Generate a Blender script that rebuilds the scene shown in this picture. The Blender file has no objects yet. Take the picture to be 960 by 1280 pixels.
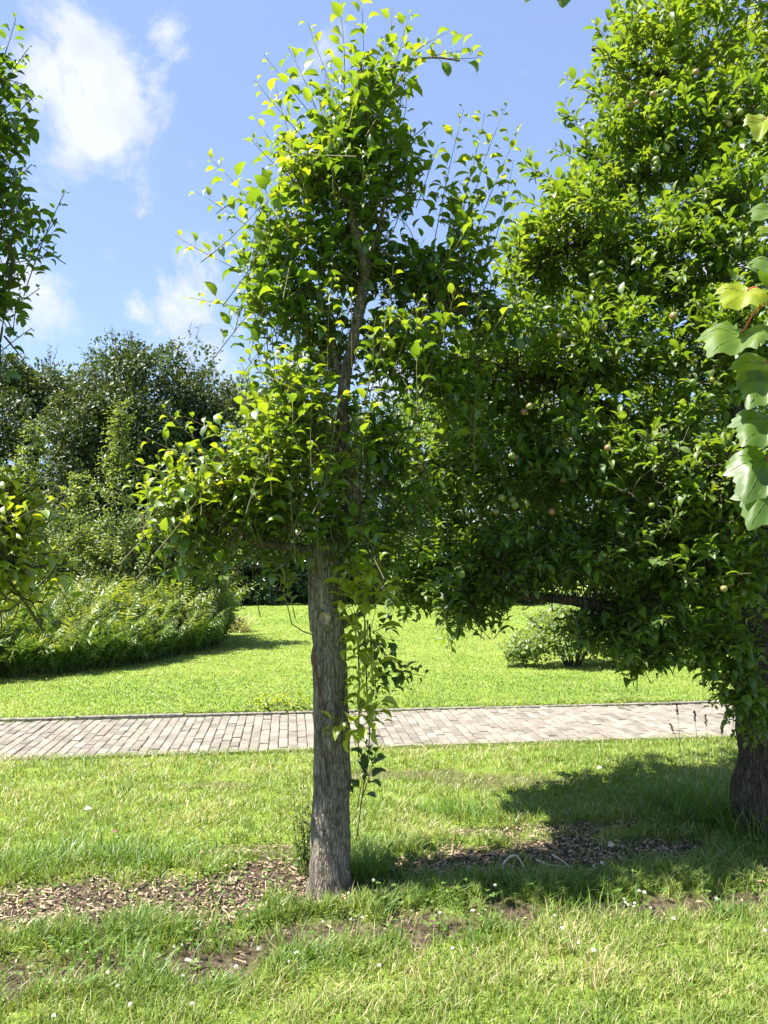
import bpy, math
import numpy as np
from mathutils import Vector, Matrix

R = math.radians
rng = np.random.default_rng(11)
scene = bpy.context.scene
COL = scene.collection

# ------------------------------------------------------------------ camera
CAM_H, F = 1.6, 961.0                 # eye height, focal length in pixels of the 960x1280 frame
PITCH = math.atan(50 / F)
cam_d = bpy.data.cameras.new('camera')
cam_d.sensor_fit = 'VERTICAL'; cam_d.sensor_height = 36.0; cam_d.lens = F / 1280 * 36.0
cam_d.clip_start = 0.05; cam_d.clip_end = 2000
cam = bpy.data.objects.new('camera', cam_d); COL.objects.link(cam)
cam.location = (0, 0, CAM_H); cam.rotation_euler = (R(90) + PITCH, 0, 0)
scene.camera = cam

# ------------------------------------------------------------------ sun, sky, exposure
SUN_EL, SUN_AZ = R(60), R(-102)        # azimuth from +Y towards +X: the sun stands on the left
sun_v = Vector((math.sin(SUN_AZ) * math.cos(SUN_EL), math.cos(SUN_AZ) * math.cos(SUN_EL), math.sin(SUN_EL)))
sd = bpy.data.lights.new('sun', 'SUN'); sd.energy = 3.6; sd.angle = R(0.53); sd.color = (1.0, 0.95, 0.86)
so = bpy.data.objects.new('sun', sd); COL.objects.link(so)
so.rotation_euler = (-sun_v).to_track_quat('-Z', 'Y').to_euler()
SUNV = np.array(sun_v)

vs = scene.view_settings
scene.display_settings.display_device = 'sRGB'
vs.view_transform = 'Standard'; vs.look = 'None'; vs.exposure = 2.15; vs.gamma = 1.0
vs.use_curve_mapping = False


def ray(px, py):
    x, y = (px - 480) / F, (640 - py) / F
    c, s = math.cos(PITCH), math.sin(PITCH)
    return np.array([x, c - y * s, s + y * c])


def W(px, py, Y):                     # the point at depth Y seen at a pixel of the survey frame
    d = ray(px, py)
    return np.array([0, 0, CAM_H]) + d * (Y / d[1])


def G(px, py, z=0.0):                 # the ground point there
    d = ray(px, py)
    return np.array([0, 0, CAM_H]) + d * ((z - CAM_H) / d[2])


def nodes_of(mat):
    mat.use_nodes = True
    nt = mat.node_tree
    for n in list(nt.nodes): nt.nodes.remove(n)
    def N(t, **kw):
        n = nt.nodes.new(t)
        for k, v in kw.items(): setattr(n, k, v)
        return n
    def L(a, b): nt.links.new(a, b)
    return nt, N, L


world = bpy.data.worlds.new('World'); scene.world = world
nt, N, L = nodes_of(world)
out = N('ShaderNodeOutputWorld'); bg = N('ShaderNodeBackground'); bg.inputs[1].default_value = 0.071
sky = N('ShaderNodeTexSky', sky_type='NISHITA')
sky.sun_disc = False; sky.sun_elevation = SUN_EL; sky.sun_rotation = SUN_AZ
sky.air_density = 1.0; sky.dust_density = 0.6; sky.ozone_density = 2.6; sky.altitude = 60
tc = N('ShaderNodeTexCoord')
ns1 = N('ShaderNodeTexNoise'); ns1.inputs['Scale'].default_value = 8.0; ns1.inputs['Detail'].default_value = 9; ns1.inputs['Roughness'].default_value = 0.64
ns1.inputs['Distortion'].default_value = 0.35
L(tc.outputs['Generated'], ns1.inputs['Vector'])
clouds = [(105, 160, 0.13, 1.1), (150, 140, 0.09, 1.05), (80, 205, 0.09, 1.1), (60, 120, 0.07, 1.0), (35, 385, 0.085, 0.85), (235, 390, 0.1, 0.66), (290, 425, 0.1, 0.62),
          (215, 45, 0.05, 0.5), (232, 185, 0.05, 0.42), (135, 318, 0.025, 0.6), (140, 277, 0.022, 0.45), (420, 70, 0.06, 0.3), (505, 470, 0.09, 0.8),
          (-250, 250, 0.22, 0.9), (-600, 420, 0.3, 0.9), (1300, 330, 0.2, 0.8), (905, 330, 0.1, 0.8), (720, 470, 0.12, 0.8)]
prev = None
for (px, py, rad, amp) in clouds:
    d = ray(px, py); d = d / np.linalg.norm(d)
    dist = N('ShaderNodeVectorMath', operation='DISTANCE'); dist.inputs[1].default_value = tuple(d)
    L(tc.outputs['Generated'], dist.inputs[0])
    mr = N('ShaderNodeMapRange', interpolation_type='SMOOTHSTEP')
    mr.inputs['From Min'].default_value = 0.0; mr.inputs['From Max'].default_value = rad * 1.25
    mr.inputs['To Min'].default_value = amp; mr.inputs['To Max'].default_value = 0.0
    L(dist.outputs['Value'], mr.inputs['Value'])
    if prev is None: prev = mr.outputs[0]
    else:
        mx = N('ShaderNodeMath', operation='MAXIMUM'); L(prev, mx.inputs[0]); L(mr.outputs[0], mx.inputs[1]); prev = mx.outputs[0]
# density = field + (noise-0.5)*k
k1 = N('ShaderNodeMath', operation='MULTIPLY_ADD'); k1.inputs[1].default_value = 3.0; k1.inputs[2].default_value = -1.5
L(ns1.outputs[0], k1.inputs[0])
ad = N('ShaderNodeMath', operation='ADD'); L(prev, ad.inputs[0]); L(k1.outputs[0], ad.inputs[1])
cm = N('ShaderNodeMapRange', interpolation_type='SMOOTHSTEP'); cm.inputs['From Min'].default_value = 0.42; cm.inputs['From Max'].default_value = 1.05
cm.inputs['To Max'].default_value = 0.88
L(ad.outputs[0], cm.inputs['Value'])
ns2 = N('ShaderNodeTexNoise'); ns2.inputs['Scale'].default_value = 11.0; ns2.inputs['Detail'].default_value = 5
L(tc.outputs['Generated'], ns2.inputs['Vector'])
cr = N('ShaderNodeMix', data_type='RGBA'); cr.inputs[6].default_value = (2.3, 2.55, 3.1, 1); cr.inputs[7].default_value = (3.3, 3.4, 3.55, 1)
r2 = N('ShaderNodeMapRange'); r2.inputs['From Min'].default_value = 0.35; r2.inputs['From Max'].default_value = 0.6; L(ns2.outputs[0], r2.inputs['Value'])
L(r2.outputs[0], cr.inputs[0])
# thin high veil that pales the blue
veil = N('ShaderNodeMix', data_type='RGBA'); veil.inputs[0].default_value = 0.5; veil.inputs[7].default_value = (1.3, 1.68, 2.85, 1)
L(sky.outputs[0], veil.inputs[6])
mixc = N('ShaderNodeMix', data_type='RGBA'); L(cm.outputs[0], mixc.inputs[0]); L(veil.outputs[2], mixc.inputs[6]); L(cr.outputs[2], mixc.inputs[7])
L(mixc.outputs[2], bg.inputs[0]); L(bg.outputs[0], out.inputs[0])

scene.render.engine = 'CYCLES'
scene.cycles.max_bounces = 10; scene.cycles.diffuse_bounces = 6; scene.cycles.glossy_bounces = 2
scene.cycles.transmission_bounces = 7; scene.cycles.transparent_max_bounces = 4
scene.cycles.caustics_reflective = False; scene.cycles.caustics_refractive = False
scene.cycles.use_denoising = False if False else True

# ------------------------------------------------------------------ noise
_perm = np.random.default_rng(3).random(65536)


def _h(ix, iy, iz):
    n = (ix * 73856093) ^ (iy * 19349663) ^ (iz * 83492791)
    return _perm[(n ^ (n >> 13)) & 65535]


def noise(p, s=1.0):
    p = np.asarray(p, float) * s + 1000.5
    i = np.floor(p).astype(np.int64); f = p - i; f = f * f * (3 - 2 * f)
    r = 0
    for a in (0, 1):
        for b in (0, 1):
            for c in (0, 1):
                w = (f[:, 0] if a else 1 - f[:, 0]) * (f[:, 1] if b else 1 - f[:, 1]) * (f[:, 2] if c else 1 - f[:, 2])
                r = r + w * _h(i[:, 0] + a, i[:, 1] + b, i[:, 2] + c)
    return r


def fbm(p, s=1.0, o=4):
    v, a, t = 0, 0.5, 0
    for _ in range(o):
        v = v + a * noise(p, s); t += a; a *= 0.5; s *= 2.03
    return v / t


def xy0(x, y): return np.stack([x, y, np.zeros_like(x)], 1)


def nrm(v): return v / np.maximum(np.linalg.norm(v, axis=-1, keepdims=True), 1e-9)


def sstep(a, b, x):
    t = np.clip((x - a) / (b - a), 0, 1); return t * t * (3 - 2 * t)


# ------------------------------------------------------------------ mesh building
class Acc:
    def __init__(s): s.v = []; s.f = []; s.fn = []; s.t = []; s.m = []; s.n = 0; s.extra = []

    def add(s, verts, faces, tint=0.5, mat=0):
        """verts (n,3); faces list of (k,m) index arrays"""
        verts = np.asarray(verts, float)
        for fa in faces:
            fa = np.asarray(fa, np.int64)
            if len(fa) == 0: continue
            s.f.append((fa + s.n).ravel()); s.fn.append(np.full(len(fa), fa.shape[1])); s.m.append(np.full(len(fa), mat))
        s.v.append(verts); s.t.append(np.broadcast_to(np.asarray(tint, float), (len(verts),)).copy()); s.n += len(verts)

    def build(s, name, mats, parent=None, origin=None, smooth=True):
        v = np.concatenate(s.v) if s.v else np.zeros((0, 3))
        if origin is not None: v = v - np.asarray(origin)
        me = bpy.data.meshes.new(name)
        loops = np.concatenate(s.f); cnt = np.concatenate(s.fn)
        me.vertices.add(len(v)); me.vertices.foreach_set('co', v.astype(np.float32).ravel())
        me.loops.add(len(loops)); me.loops.foreach_set('vertex_index', loops.astype(np.int32))
        me.polygons.add(len(cnt))
        me.polygons.foreach_set('loop_start', (np.cumsum(cnt) - cnt).astype(np.int32))
        me.update(calc_edges=True)
        me.polygons.foreach_set('material_index', np.concatenate(s.m).astype(np.int32))
        me.polygons.foreach_set('use_smooth', np.full(len(cnt), smooth))
        at = me.attributes.new('tint', 'FLOAT', 'POINT'); at.data.foreach_set('value', np.concatenate(s.t).astype(np.float32))
        for m in (mats if isinstance(mats, (list, tuple)) else [mats]): me.materials.append(m)
        me.update()
        o = bpy.data.objects.new(name, me); COL.objects.link(o)
        if parent is not None: o.parent = parent
        elif origin is not None: o.location = tuple(origin)
        return o


def tag(o, label, cat, group=None):
    o['label'] = label; o['category'] = cat
    if group: o['group'] = group
    return o


def kind(o, k):
    o['kind'] = k; return o


def thing(name, loc, label, cat, group=None):
    o = bpy.data.objects.new(name, None); COL.objects.link(o)
    o.empty_display_size = 0.2; o.location = tuple(loc)
    return tag(o, label, cat, group)


def spline(pts, n):
    P = np.asarray(pts, float)
    if len(P) == 2:
        t = np.linspace(0, 1, n)[:, None]; return P[0] * (1 - t) + P[1] * t
    E = np.vstack([2 * P[0] - P[1], P, 2 * P[-1] - P[-2]])
    seg = np.linspace(0, len(P) - 1 - 1e-9, n); i = seg.astype(int); t = (seg - i)[:, None]
    a, b, c, d = E[i], E[i + 1], E[i + 2], E[i + 3]
    return 0.5 * (2 * b + (c - a) * t + (2 * a - 5 * b + 4 * c - d) * t ** 2 + (3 * b - a - 3 * c + d) * t ** 3)


def tube(acc, P, rad, seg=6, tint=0.5, mat=0, rough=0.0, cap=True, seed=0, rfreq=9.0):
    P = np.asarray(P, float); n = len(P)
    rad = np.broadcast_to(np.asarray(rad, float), (n,)) if np.ndim(rad) else np.full(n, rad)
    T = nrm(np.gradient(P, axis=0))
    up = np.array([0, 0, 1.0]) if abs(T[0][2]) < 0.8 else np.array([0, 1.0, 0])
    A = nrm(np.cross(T, up)); B = np.cross(T, A)
    for i in range(1, n):      # keep the frame from flipping
        a = A[i - 1] - T[i] * np.dot(A[i - 1], T[i]); A[i] = a / max(np.linalg.norm(a), 1e-9); B[i] = np.cross(T[i], A[i])
    ang = np.arange(seg) / seg * 2 * np.pi
    dirs = A[:, None, :] * np.cos(ang)[None, :, None] + B[:, None, :] * np.sin(ang)[None, :, None]
    rr = rad[:, None] * np.ones((n, seg))
    if rough:
        q = (P[:, None, :] + dirs * rad[:, None, None]).reshape(-1, 3)
        rr = rr * (1 + rough * (fbm(q + seed, rfreq, 3).reshape(n, seg) - 0.5) * 2)
    V = (P[:, None, :] + dirs * rr[:, :, None]).reshape(-1, 3)
    i, j = np.meshgrid(np.arange(n - 1), np.arange(seg), indexing='ij')
    i = i.ravel(); j = j.ravel(); k = (j + 1) % seg
    Fq = np.stack([i * seg + j, i * seg + k, (i + 1) * seg + k, (i + 1) * seg + j], 1)
    fs = [Fq]
    if cap: fs += [np.arange(seg)[::-1][None, :], (np.arange(seg) + (n - 1) * seg)[None, :]]
    acc.add(V, fs, tint, mat)
    return V.reshape(n, seg, 3)


def tubes_batch(acc, P, r0, r1, seg=3, tint=0.5):
    """many thin twigs: P (k,n,3)"""
    k, n, _ = P.shape
    if k == 0: return
    T = nrm(np.gradient(P, axis=1))
    ref = np.where(np.abs(T[..., 2:3]) < 0.8, np.array([0, 0, 1.0]), np.array([1.0, 0, 0]))
    ref[:] = ref[:, :1]
    A = nrm(np.cross(T, ref)); B = np.cross(T, A)
    ang = np.arange(seg) / seg * 2 * np.pi
    t = np.linspace(0, 1, n)[None, :]
    rad = np.asarray(r0).reshape(-1, 1) * (1 - t) + np.asarray(r1).reshape(-1, 1) * t
    V = P[:, :, None, :] + (A[:, :, None, :] * np.cos(ang)[:, None] + B[:, :, None, :] * np.sin(ang)[:, None]) * rad[:, :, None, None]
    c, i, j = np.meshgrid(np.arange(k), np.arange(n - 1), np.arange(seg), indexing='ij')
    b = c * n * seg; j2 = (j + 1) % seg
    Fq = np.stack([(b + i * seg + j).ravel(), (b + i * seg + j2).ravel(), (b + (i + 1) * seg + j2).ravel(), (b + (i + 1) * seg + j).ravel()], 1)
    tt = np.repeat(np.broadcast_to(np.asarray(tint, float), (k,)), n * seg)
    acc.add(V.reshape(-1, 3), [Fq], tt)


# ------------------------------------------------------------------ leaves
def leaf_template(width, rows, prof, fold, droop, petiole=0.0, twist=0.0):
    """unit long leaf along +y, folded by `fold` along its midrib and bent down by `droop` radians"""
    ts = np.linspace(0, 1, rows + 2)
    ang = 0.25 - droop * ts ** 1.2
    y = np.concatenate([[0], np.cumsum(np.cos(ang[:-1]) * np.diff(ts))]); z = np.concatenate([[0], np.cumsum(np.sin(ang[:-1]) * np.diff(ts))])
    V = [(0, 0, 0)]
    for i in range(1, rows + 1):
        w = width * 0.5 * prof(ts[i]); a = twist * ts[i]
        for sx in (-1, 0, 1):
            V.append((sx * w * math.cos(fold), y[i] , z[i] + abs(sx) * w * math.sin(fold) + sx * w * math.sin(a)))
    V.append((0, y[-1], z[-1])); last = len(V) - 1
    tri = [(0, 2, 1), (0, 3, 2)]; quad = []
    for i in range(rows - 1):
        b = 1 + 3 * i
        quad += [(b, b + 1, b + 4, b + 3), (b + 1, b + 2, b + 5, b + 4)]
    b = 1 + 3 * (rows - 1)
    tri += [(b, b + 1, last), (b + 1, b + 2, last)]
    V = np.array(V, float)
    if petiole:
        V[:, 1] += petiole
        V[:, 2] += petiole * 0.15
        m = len(V)
        V = np.vstack([V, [(-0.012, 0, 0), (0.012, 0, 0), (0.012, petiole, petiole * 0.15), (-0.012, petiole, petiole * 0.15)]])
        quad.append((m, m + 1, m + 2, m + 3))
    return V, np.array(tri), (np.array(quad) if quad else np.zeros((0, 4), int))


def quad_leaf(width, fold):
    V = np.array([(0, 0, 0), (-width / 2 * math.cos(fold), .45, width / 2 * math.sin(fold)), (0, 1, -.08), (width / 2 * math.cos(fold), .45, width / 2 * math.sin(fold))])
    return V, np.array([(0, 2, 1), (0, 3, 2)]), np.zeros((0, 4), int)


ovate = lambda t: (np.sin(np.pi * t ** 0.72) ** 0.8)
elliptic = lambda t: np.sin(np.pi * t ** 0.9) ** 0.85
PEAR = [leaf_template(w, 3, ovate, f, d, 0.42, tw) for w, f, d, tw in
        ((.58, .55, 1.5, .0), (.64, .4, 1.2, .25), (.54, .75, 1.9, -.15), (.62, .3, 1.0, .15), (.56, .6, 2.2, .2), (.66, .45, 1.4, -.3), (.5, .9, 1.7, .1), (.6, .5, .8, -.2))]
APPLE = [leaf_template(w, 3, elliptic, f, d, 0.22, tw) for w, f, d, tw in
         ((.48, .45, 1.0, .15), (.54, .25, .7, -.2), (.42, .65, 1.4, .0), (.5, .35, 1.6, .3), (.46, .8, .9, -.1), (.52, .5, 1.9, .2))]
SMALL = [quad_leaf(w, f) for w, f in ((.6, .25), (.5, .5), (.7, .1))]
NARROW = [quad_leaf(w, f) for w, f in ((.34, .3), (.4, .15), (.28, .5))]


def put_leaves(acc, temps, P, D, Nn, S, tint, g):
    """scatter leaf templates: base P, axis D, normal Nn, length S"""
    k = len(P)
    if k == 0: return
    D = nrm(D); Nn = nrm(Nn - D * (Nn * D).sum(1, keepdims=True)); X = np.cross(D, Nn)
    which = g.integers(0, len(temps), k)
    for w, (V, tri, quad) in enumerate(temps):
        ix = np.nonzero(which == w)[0]
        if len(ix) == 0: continue
        m = len(V)
        wv = g.uniform(0.88, 1.12, (len(ix), 1, 1))
        out = P[ix, None, :] + S[ix, None, None] * (V[None, :, 0:1] * wv * X[ix, None, :] + V[None, :, 1:2] * D[ix, None, :] + V[None, :, 2:3] * Nn[ix, None, :])
        off = (np.arange(len(ix)) * m)[:, None, None]
        fs = [(tri[None] + off).reshape(-1, 3)]
        if len(quad): fs.append((quad[None] + off).reshape(-1, 4))
        acc.add(out.reshape(-1, 3), fs, np.repeat(tint[ix], m))


class Foliage:
    """shoots with leaves set along them"""
    loose = .3
    clear = None

    def __init__(s, temps, seed):
        s.leaf = Acc(); s.twig = Acc(); s.temps = temps; s.g = np.random.default_rng(seed); s.buf = []

    def shoots(s, base, tip, size, spacing, bend=0.12, r0=0.003, t0=0.12, rise=0.5, flat=0.4, tint=0.5, tipyoung=0.3, n=7, up=1.0, seg=3):
        base = np.atleast_2d(base); tip = np.atleast_2d(tip); g = s.g
        k = len(base); L = np.linalg.norm(tip - base, axis=1)
        t = np.linspace(0, 1, n)[None, :, None]
        mid = (base + tip) / 2 + g.normal(0, 1, (k, 3)) * (bend * L)[:, None]
        P = base[:, None] * (1 - t) ** 2 + 2 * mid[:, None] * t * (1 - t) + tip[:, None] * t ** 2
        tubes_batch(s.twig, P, np.full(k, r0), np.full(k, 0.0011), seg)
        cnt = np.maximum(2, ((1 - t0) * L / spacing).astype(int))
        tot = cnt.sum(); own = np.repeat(np.arange(k), cnt)
        idx = np.arange(tot) - np.repeat(np.cumsum(cnt) - cnt, cnt)
        tt = t0 + (1 - t0) * (idx + g.uniform(0.2, 0.9, tot)) / cnt[own]
        tt = np.clip(tt, 0, 1)
        T1 = tt[:, None]
        pos = base[own] * (1 - T1) ** 2 + 2 * mid[own] * T1 * (1 - T1) + tip[own] * T1 ** 2
        tan = nrm(2 * (1 - T1) * (mid[own] - base[own]) + 2 * T1 * (tip[own] - mid[own]))
        az = idx * 2.4 + np.repeat(g.uniform(0, 6.28, k), cnt) + g.normal(0, .35, tot)
        ref = np.where(np.abs(tan[:, 2:3]) < 0.9, np.array([0, 0, 1.0]), np.array([1.0, 0, 0]))
        A = nrm(np.cross(tan, ref)); B = np.cross(tan, A)
        rad = A * np.cos(az)[:, None] + B * np.sin(az)[:, None]
        D = rise * tan + (1 - 0.3 * rise) * rad + g.normal(0, .18, (tot, 3))
        D[:, 2] = D[:, 2] * (1 - flat * 0.5)
        Nn = np.array([0, 0, up]) + 0.25 * SUNV + g.normal(0, s.loose, (tot, 3))
        sz = size * (1 - 0.55 * np.clip((tt - 0.65) / 0.35, 0, 1)) * g.uniform(.55, 1.2, tot)
        ti = np.clip(tint + tipyoung * (tt - 0.45) + g.normal(0, .13, tot), 0, 1)
        if s.clear is not None:
            m = s.clear(pos) | (g.random(tot) < .22); pos, D, Nn, sz, ti = pos[m], D[m], Nn[m], sz[m], ti[m]
        put_leaves(s.leaf, s.temps, pos, D, Nn, sz, ti, g)

    def blob(s, c, r, nshoot, size, spacing, length, upw=0.8, outw=0.5, skel=None, tint=0.5, shell=0.45, link=.5, **kw):
        g = s.g; c = np.asarray(c, float); r = np.asarray(r, float)
        u = nrm(g.normal(0, 1, (nshoot, 3))); q = (g.uniform(shell ** 3, 1, nshoot) ** (1 / 3))[:, None]
        tip = c + u * r * q
        d = nrm(upw * np.array([0, 0, 1.0]) + outw * nrm(u * r) + g.normal(0, .35, (nshoot, 3)))
        Ls = length * g.uniform(.6, 1.3, nshoot)[:, None]
        base = tip - d * Ls
        s.shoots(base, tip, size, spacing, tint=tint, **kw)
        if skel is not None and len(skel):
            sk = np.asarray(skel)
            dist = np.linalg.norm(base[:, None] - sk[None], axis=2); j = dist.argmin(1); dm = dist.min(1)
            m = (dm < 0.3 * np.max(r) + 0.22) & (g.random(nshoot) < link)
            if m.any():
                b, e = sk[j[m]], base[m]
                t = np.linspace(0, 1, 6)[None, :, None]
                mid = (b + e) / 2 + g.normal(0, .06, b.shape) + np.array([0, 0, -.03])
                P = b[:, None] * (1 - t) ** 2 + 2 * mid[:, None] * t * (1 - t) + e[:, None] * t ** 2
                tubes_batch(s.twig, P, np.full(m.sum(), .0042), np.full(m.sum(), .0026), 4)


def crown(f, mats, parent, org, name='crown'):
    a, t = f.leaf, f.twig
    if t.n:
        a.v += t.v; a.t += t.t; a.f += [q + a.n for q in t.f]; a.fn += t.fn; a.m += [np.full(len(q), 1) for q in t.m]; a.n += t.n
    return a.build(name, mats, parent, org)


# ------------------------------------------------------------------ materials
def ramp(N, stops):
    r = N('ShaderNodeValToRGB'); e = r.color_ramp.elements
    while len(e) < len(stops): e.new(0.5)
    for i, (p, c) in enumerate(stops): e[i].position = p; e[i].color = (*c, 1)
    return r


def leaf_material(name, stops, trans=0.42, gloss=0.10, rough=0.34, tgain=(1.9, 1.6, 0.5), under=1.25, scale=0.9):
    m = bpy.data.materials.new(name); nt, N, L = nodes_of(m)
    out = N('ShaderNodeOutputMaterial'); a = N('ShaderNodeAttribute', attribute_name='tint')
    tcn = N('ShaderNodeTexCoord'); nz = N('ShaderNodeTexNoise'); nz.inputs['Scale'].default_value = 60; nz.inputs['Detail'].default_value = 2
    L(tcn.outputs['Object'], nz.inputs['Vector'])
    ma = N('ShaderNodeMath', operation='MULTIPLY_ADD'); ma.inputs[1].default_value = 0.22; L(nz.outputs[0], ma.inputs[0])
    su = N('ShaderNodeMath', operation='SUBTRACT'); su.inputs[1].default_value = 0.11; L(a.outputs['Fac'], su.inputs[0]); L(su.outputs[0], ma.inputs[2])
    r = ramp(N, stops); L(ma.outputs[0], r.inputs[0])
    geo = N('ShaderNodeNewGeometry')
    ub = N('ShaderNodeMix', data_type='RGBA', blend_type='MULTIPLY'); ub.inputs[7].default_value = (under, under * .98, under * 1.25, 1)
    L(geo.outputs['Backfacing'], ub.inputs[0]); L(r.outputs[0], ub.inputs[6])
    tr_c = N('ShaderNodeMix', data_type='RGBA', blend_type='MULTIPLY'); tr_c.inputs[0].default_value = 1; tr_c.inputs[7].default_value = (*tgain, 1)
    L(r.outputs[0], tr_c.inputs[6])
    d = N('ShaderNodeBsdfDiffuse'); L(ub.outputs[2], d.inputs[0])
    t = N('ShaderNodeBsdfTranslucent'); L(tr_c.outputs[2], t.inputs[0])
    mx = N('ShaderNodeMixShader'); mx.inputs[0].default_value = trans; L(d.outputs[0], mx.inputs[1]); L(t.outputs[0], mx.inputs[2])
    g = N('ShaderNodeBsdfGlossy'); g.inputs['Roughness'].default_value = rough; g.inputs[0].default_value = (1, 1, 1, 1)
    lw = N('ShaderNodeLayerWeight'); lw.inputs[0].default_value = 0.35
    gm = N('ShaderNodeMath', operation='MULTIPLY_ADD'); gm.inputs[1].default_value = 0.22; gm.inputs[2].default_value = gloss * 0.5; L(lw.outputs['Fresnel'], gm.inputs[0])
    bfm = N('ShaderNodeMath', operation='MULTIPLY_ADD'); bfm.inputs[1].default_value = -0.75; bfm.inputs[2].default_value = 1.0; L(geo.outputs['Backfacing'], bfm.inputs[0])
    gf = N('ShaderNodeMath', operation='MULTIPLY'); L(gm.outputs[0], gf.inputs[0]); L(bfm.outputs[0], gf.inputs[1])
    m2 = N('ShaderNodeMixShader'); L(gf.outputs[0], m2.inputs[0]); L(mx.outputs[0], m2.inputs[1]); L(g.outputs[0], m2.inputs[2])
    L(m2.outputs[0], out.inputs[0])
    return m


M_PEAR = leaf_material('pear_leaf', [(0, (.038, .09, .014)), (.45, (.085, .165, .02)), (.75, (.155, .24, .024)), (1, (.24, .3, .03))], gloss=.1, rough=.4, trans=.54)
M_LIME = leaf_material('young_pear_leaf', [(0, (.16, .26, .02)), (.5, (.25, .34, .03)), (1, (.32, .38, .04))], gloss=.06, trans=.5)  # young leaf green, brightened further to stand in for sunlight on the trunk sprouts
M_APPLE = leaf_material('apple_leaf', [(0, (.05, .11, .018)), (.5, (.1, .18, .024)), (1, (.185, .26, .034))], gloss=.05, rough=.48, trans=.54)
M_DARKT = leaf_material('field_maple_leaf', [(0, (.028, .055, .018)), (.5, (.05, .085, .025)), (1, (.09, .12, .036))], trans=.3, gloss=.06, rough=.5)
M_HEDGE = leaf_material('hedge_leaf', [(0, (.02, .05, .015)), (.5, (.042, .088, .022)), (1, (.08, .14, .03))], trans=.34, gloss=.1)
M_SHRUB = leaf_material('shrub_leaf', [(0, (.08, .14, .035)), (.5, (.14, .215, .055)), (1, (.2, .28, .08))], trans=.45, gloss=.06, rough=.5)
M_FERN = leaf_material('fern_leaf', [(0, (.04, .105, .02)), (.5, (.125, .21, .04)), (1, (.27, .32, .1))], trans=.42, gloss=.08, rough=.45)
M_MAPLE = leaf_material('maple_leaf', [(0, (.055, .125, .02)), (.5, (.105, .18, .018)), (1, (.27, .32, .012))], trans=.52, gloss=.035, rough=.45, under=1.1)
M_GRASS = leaf_material('grass_blade', [(0, (.085, .16, .018)), (.4, (.17, .25, .032)), (.7, (.255, .305, .06)), (.88, (.4, .36, .15)), (1, (.5, .43, .23))], trans=.42, gloss=.03, rough=.5, tgain=(1.3, 1.2, .6))
M_ROUGH = leaf_material('long_grass_blade', [(0, (.055, .125, .014)), (.5, (.115, .21, .026)), (.85, (.2, .275, .045)), (1, (.38, .33, .16))], trans=.42, gloss=.04, rough=.48)


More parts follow.
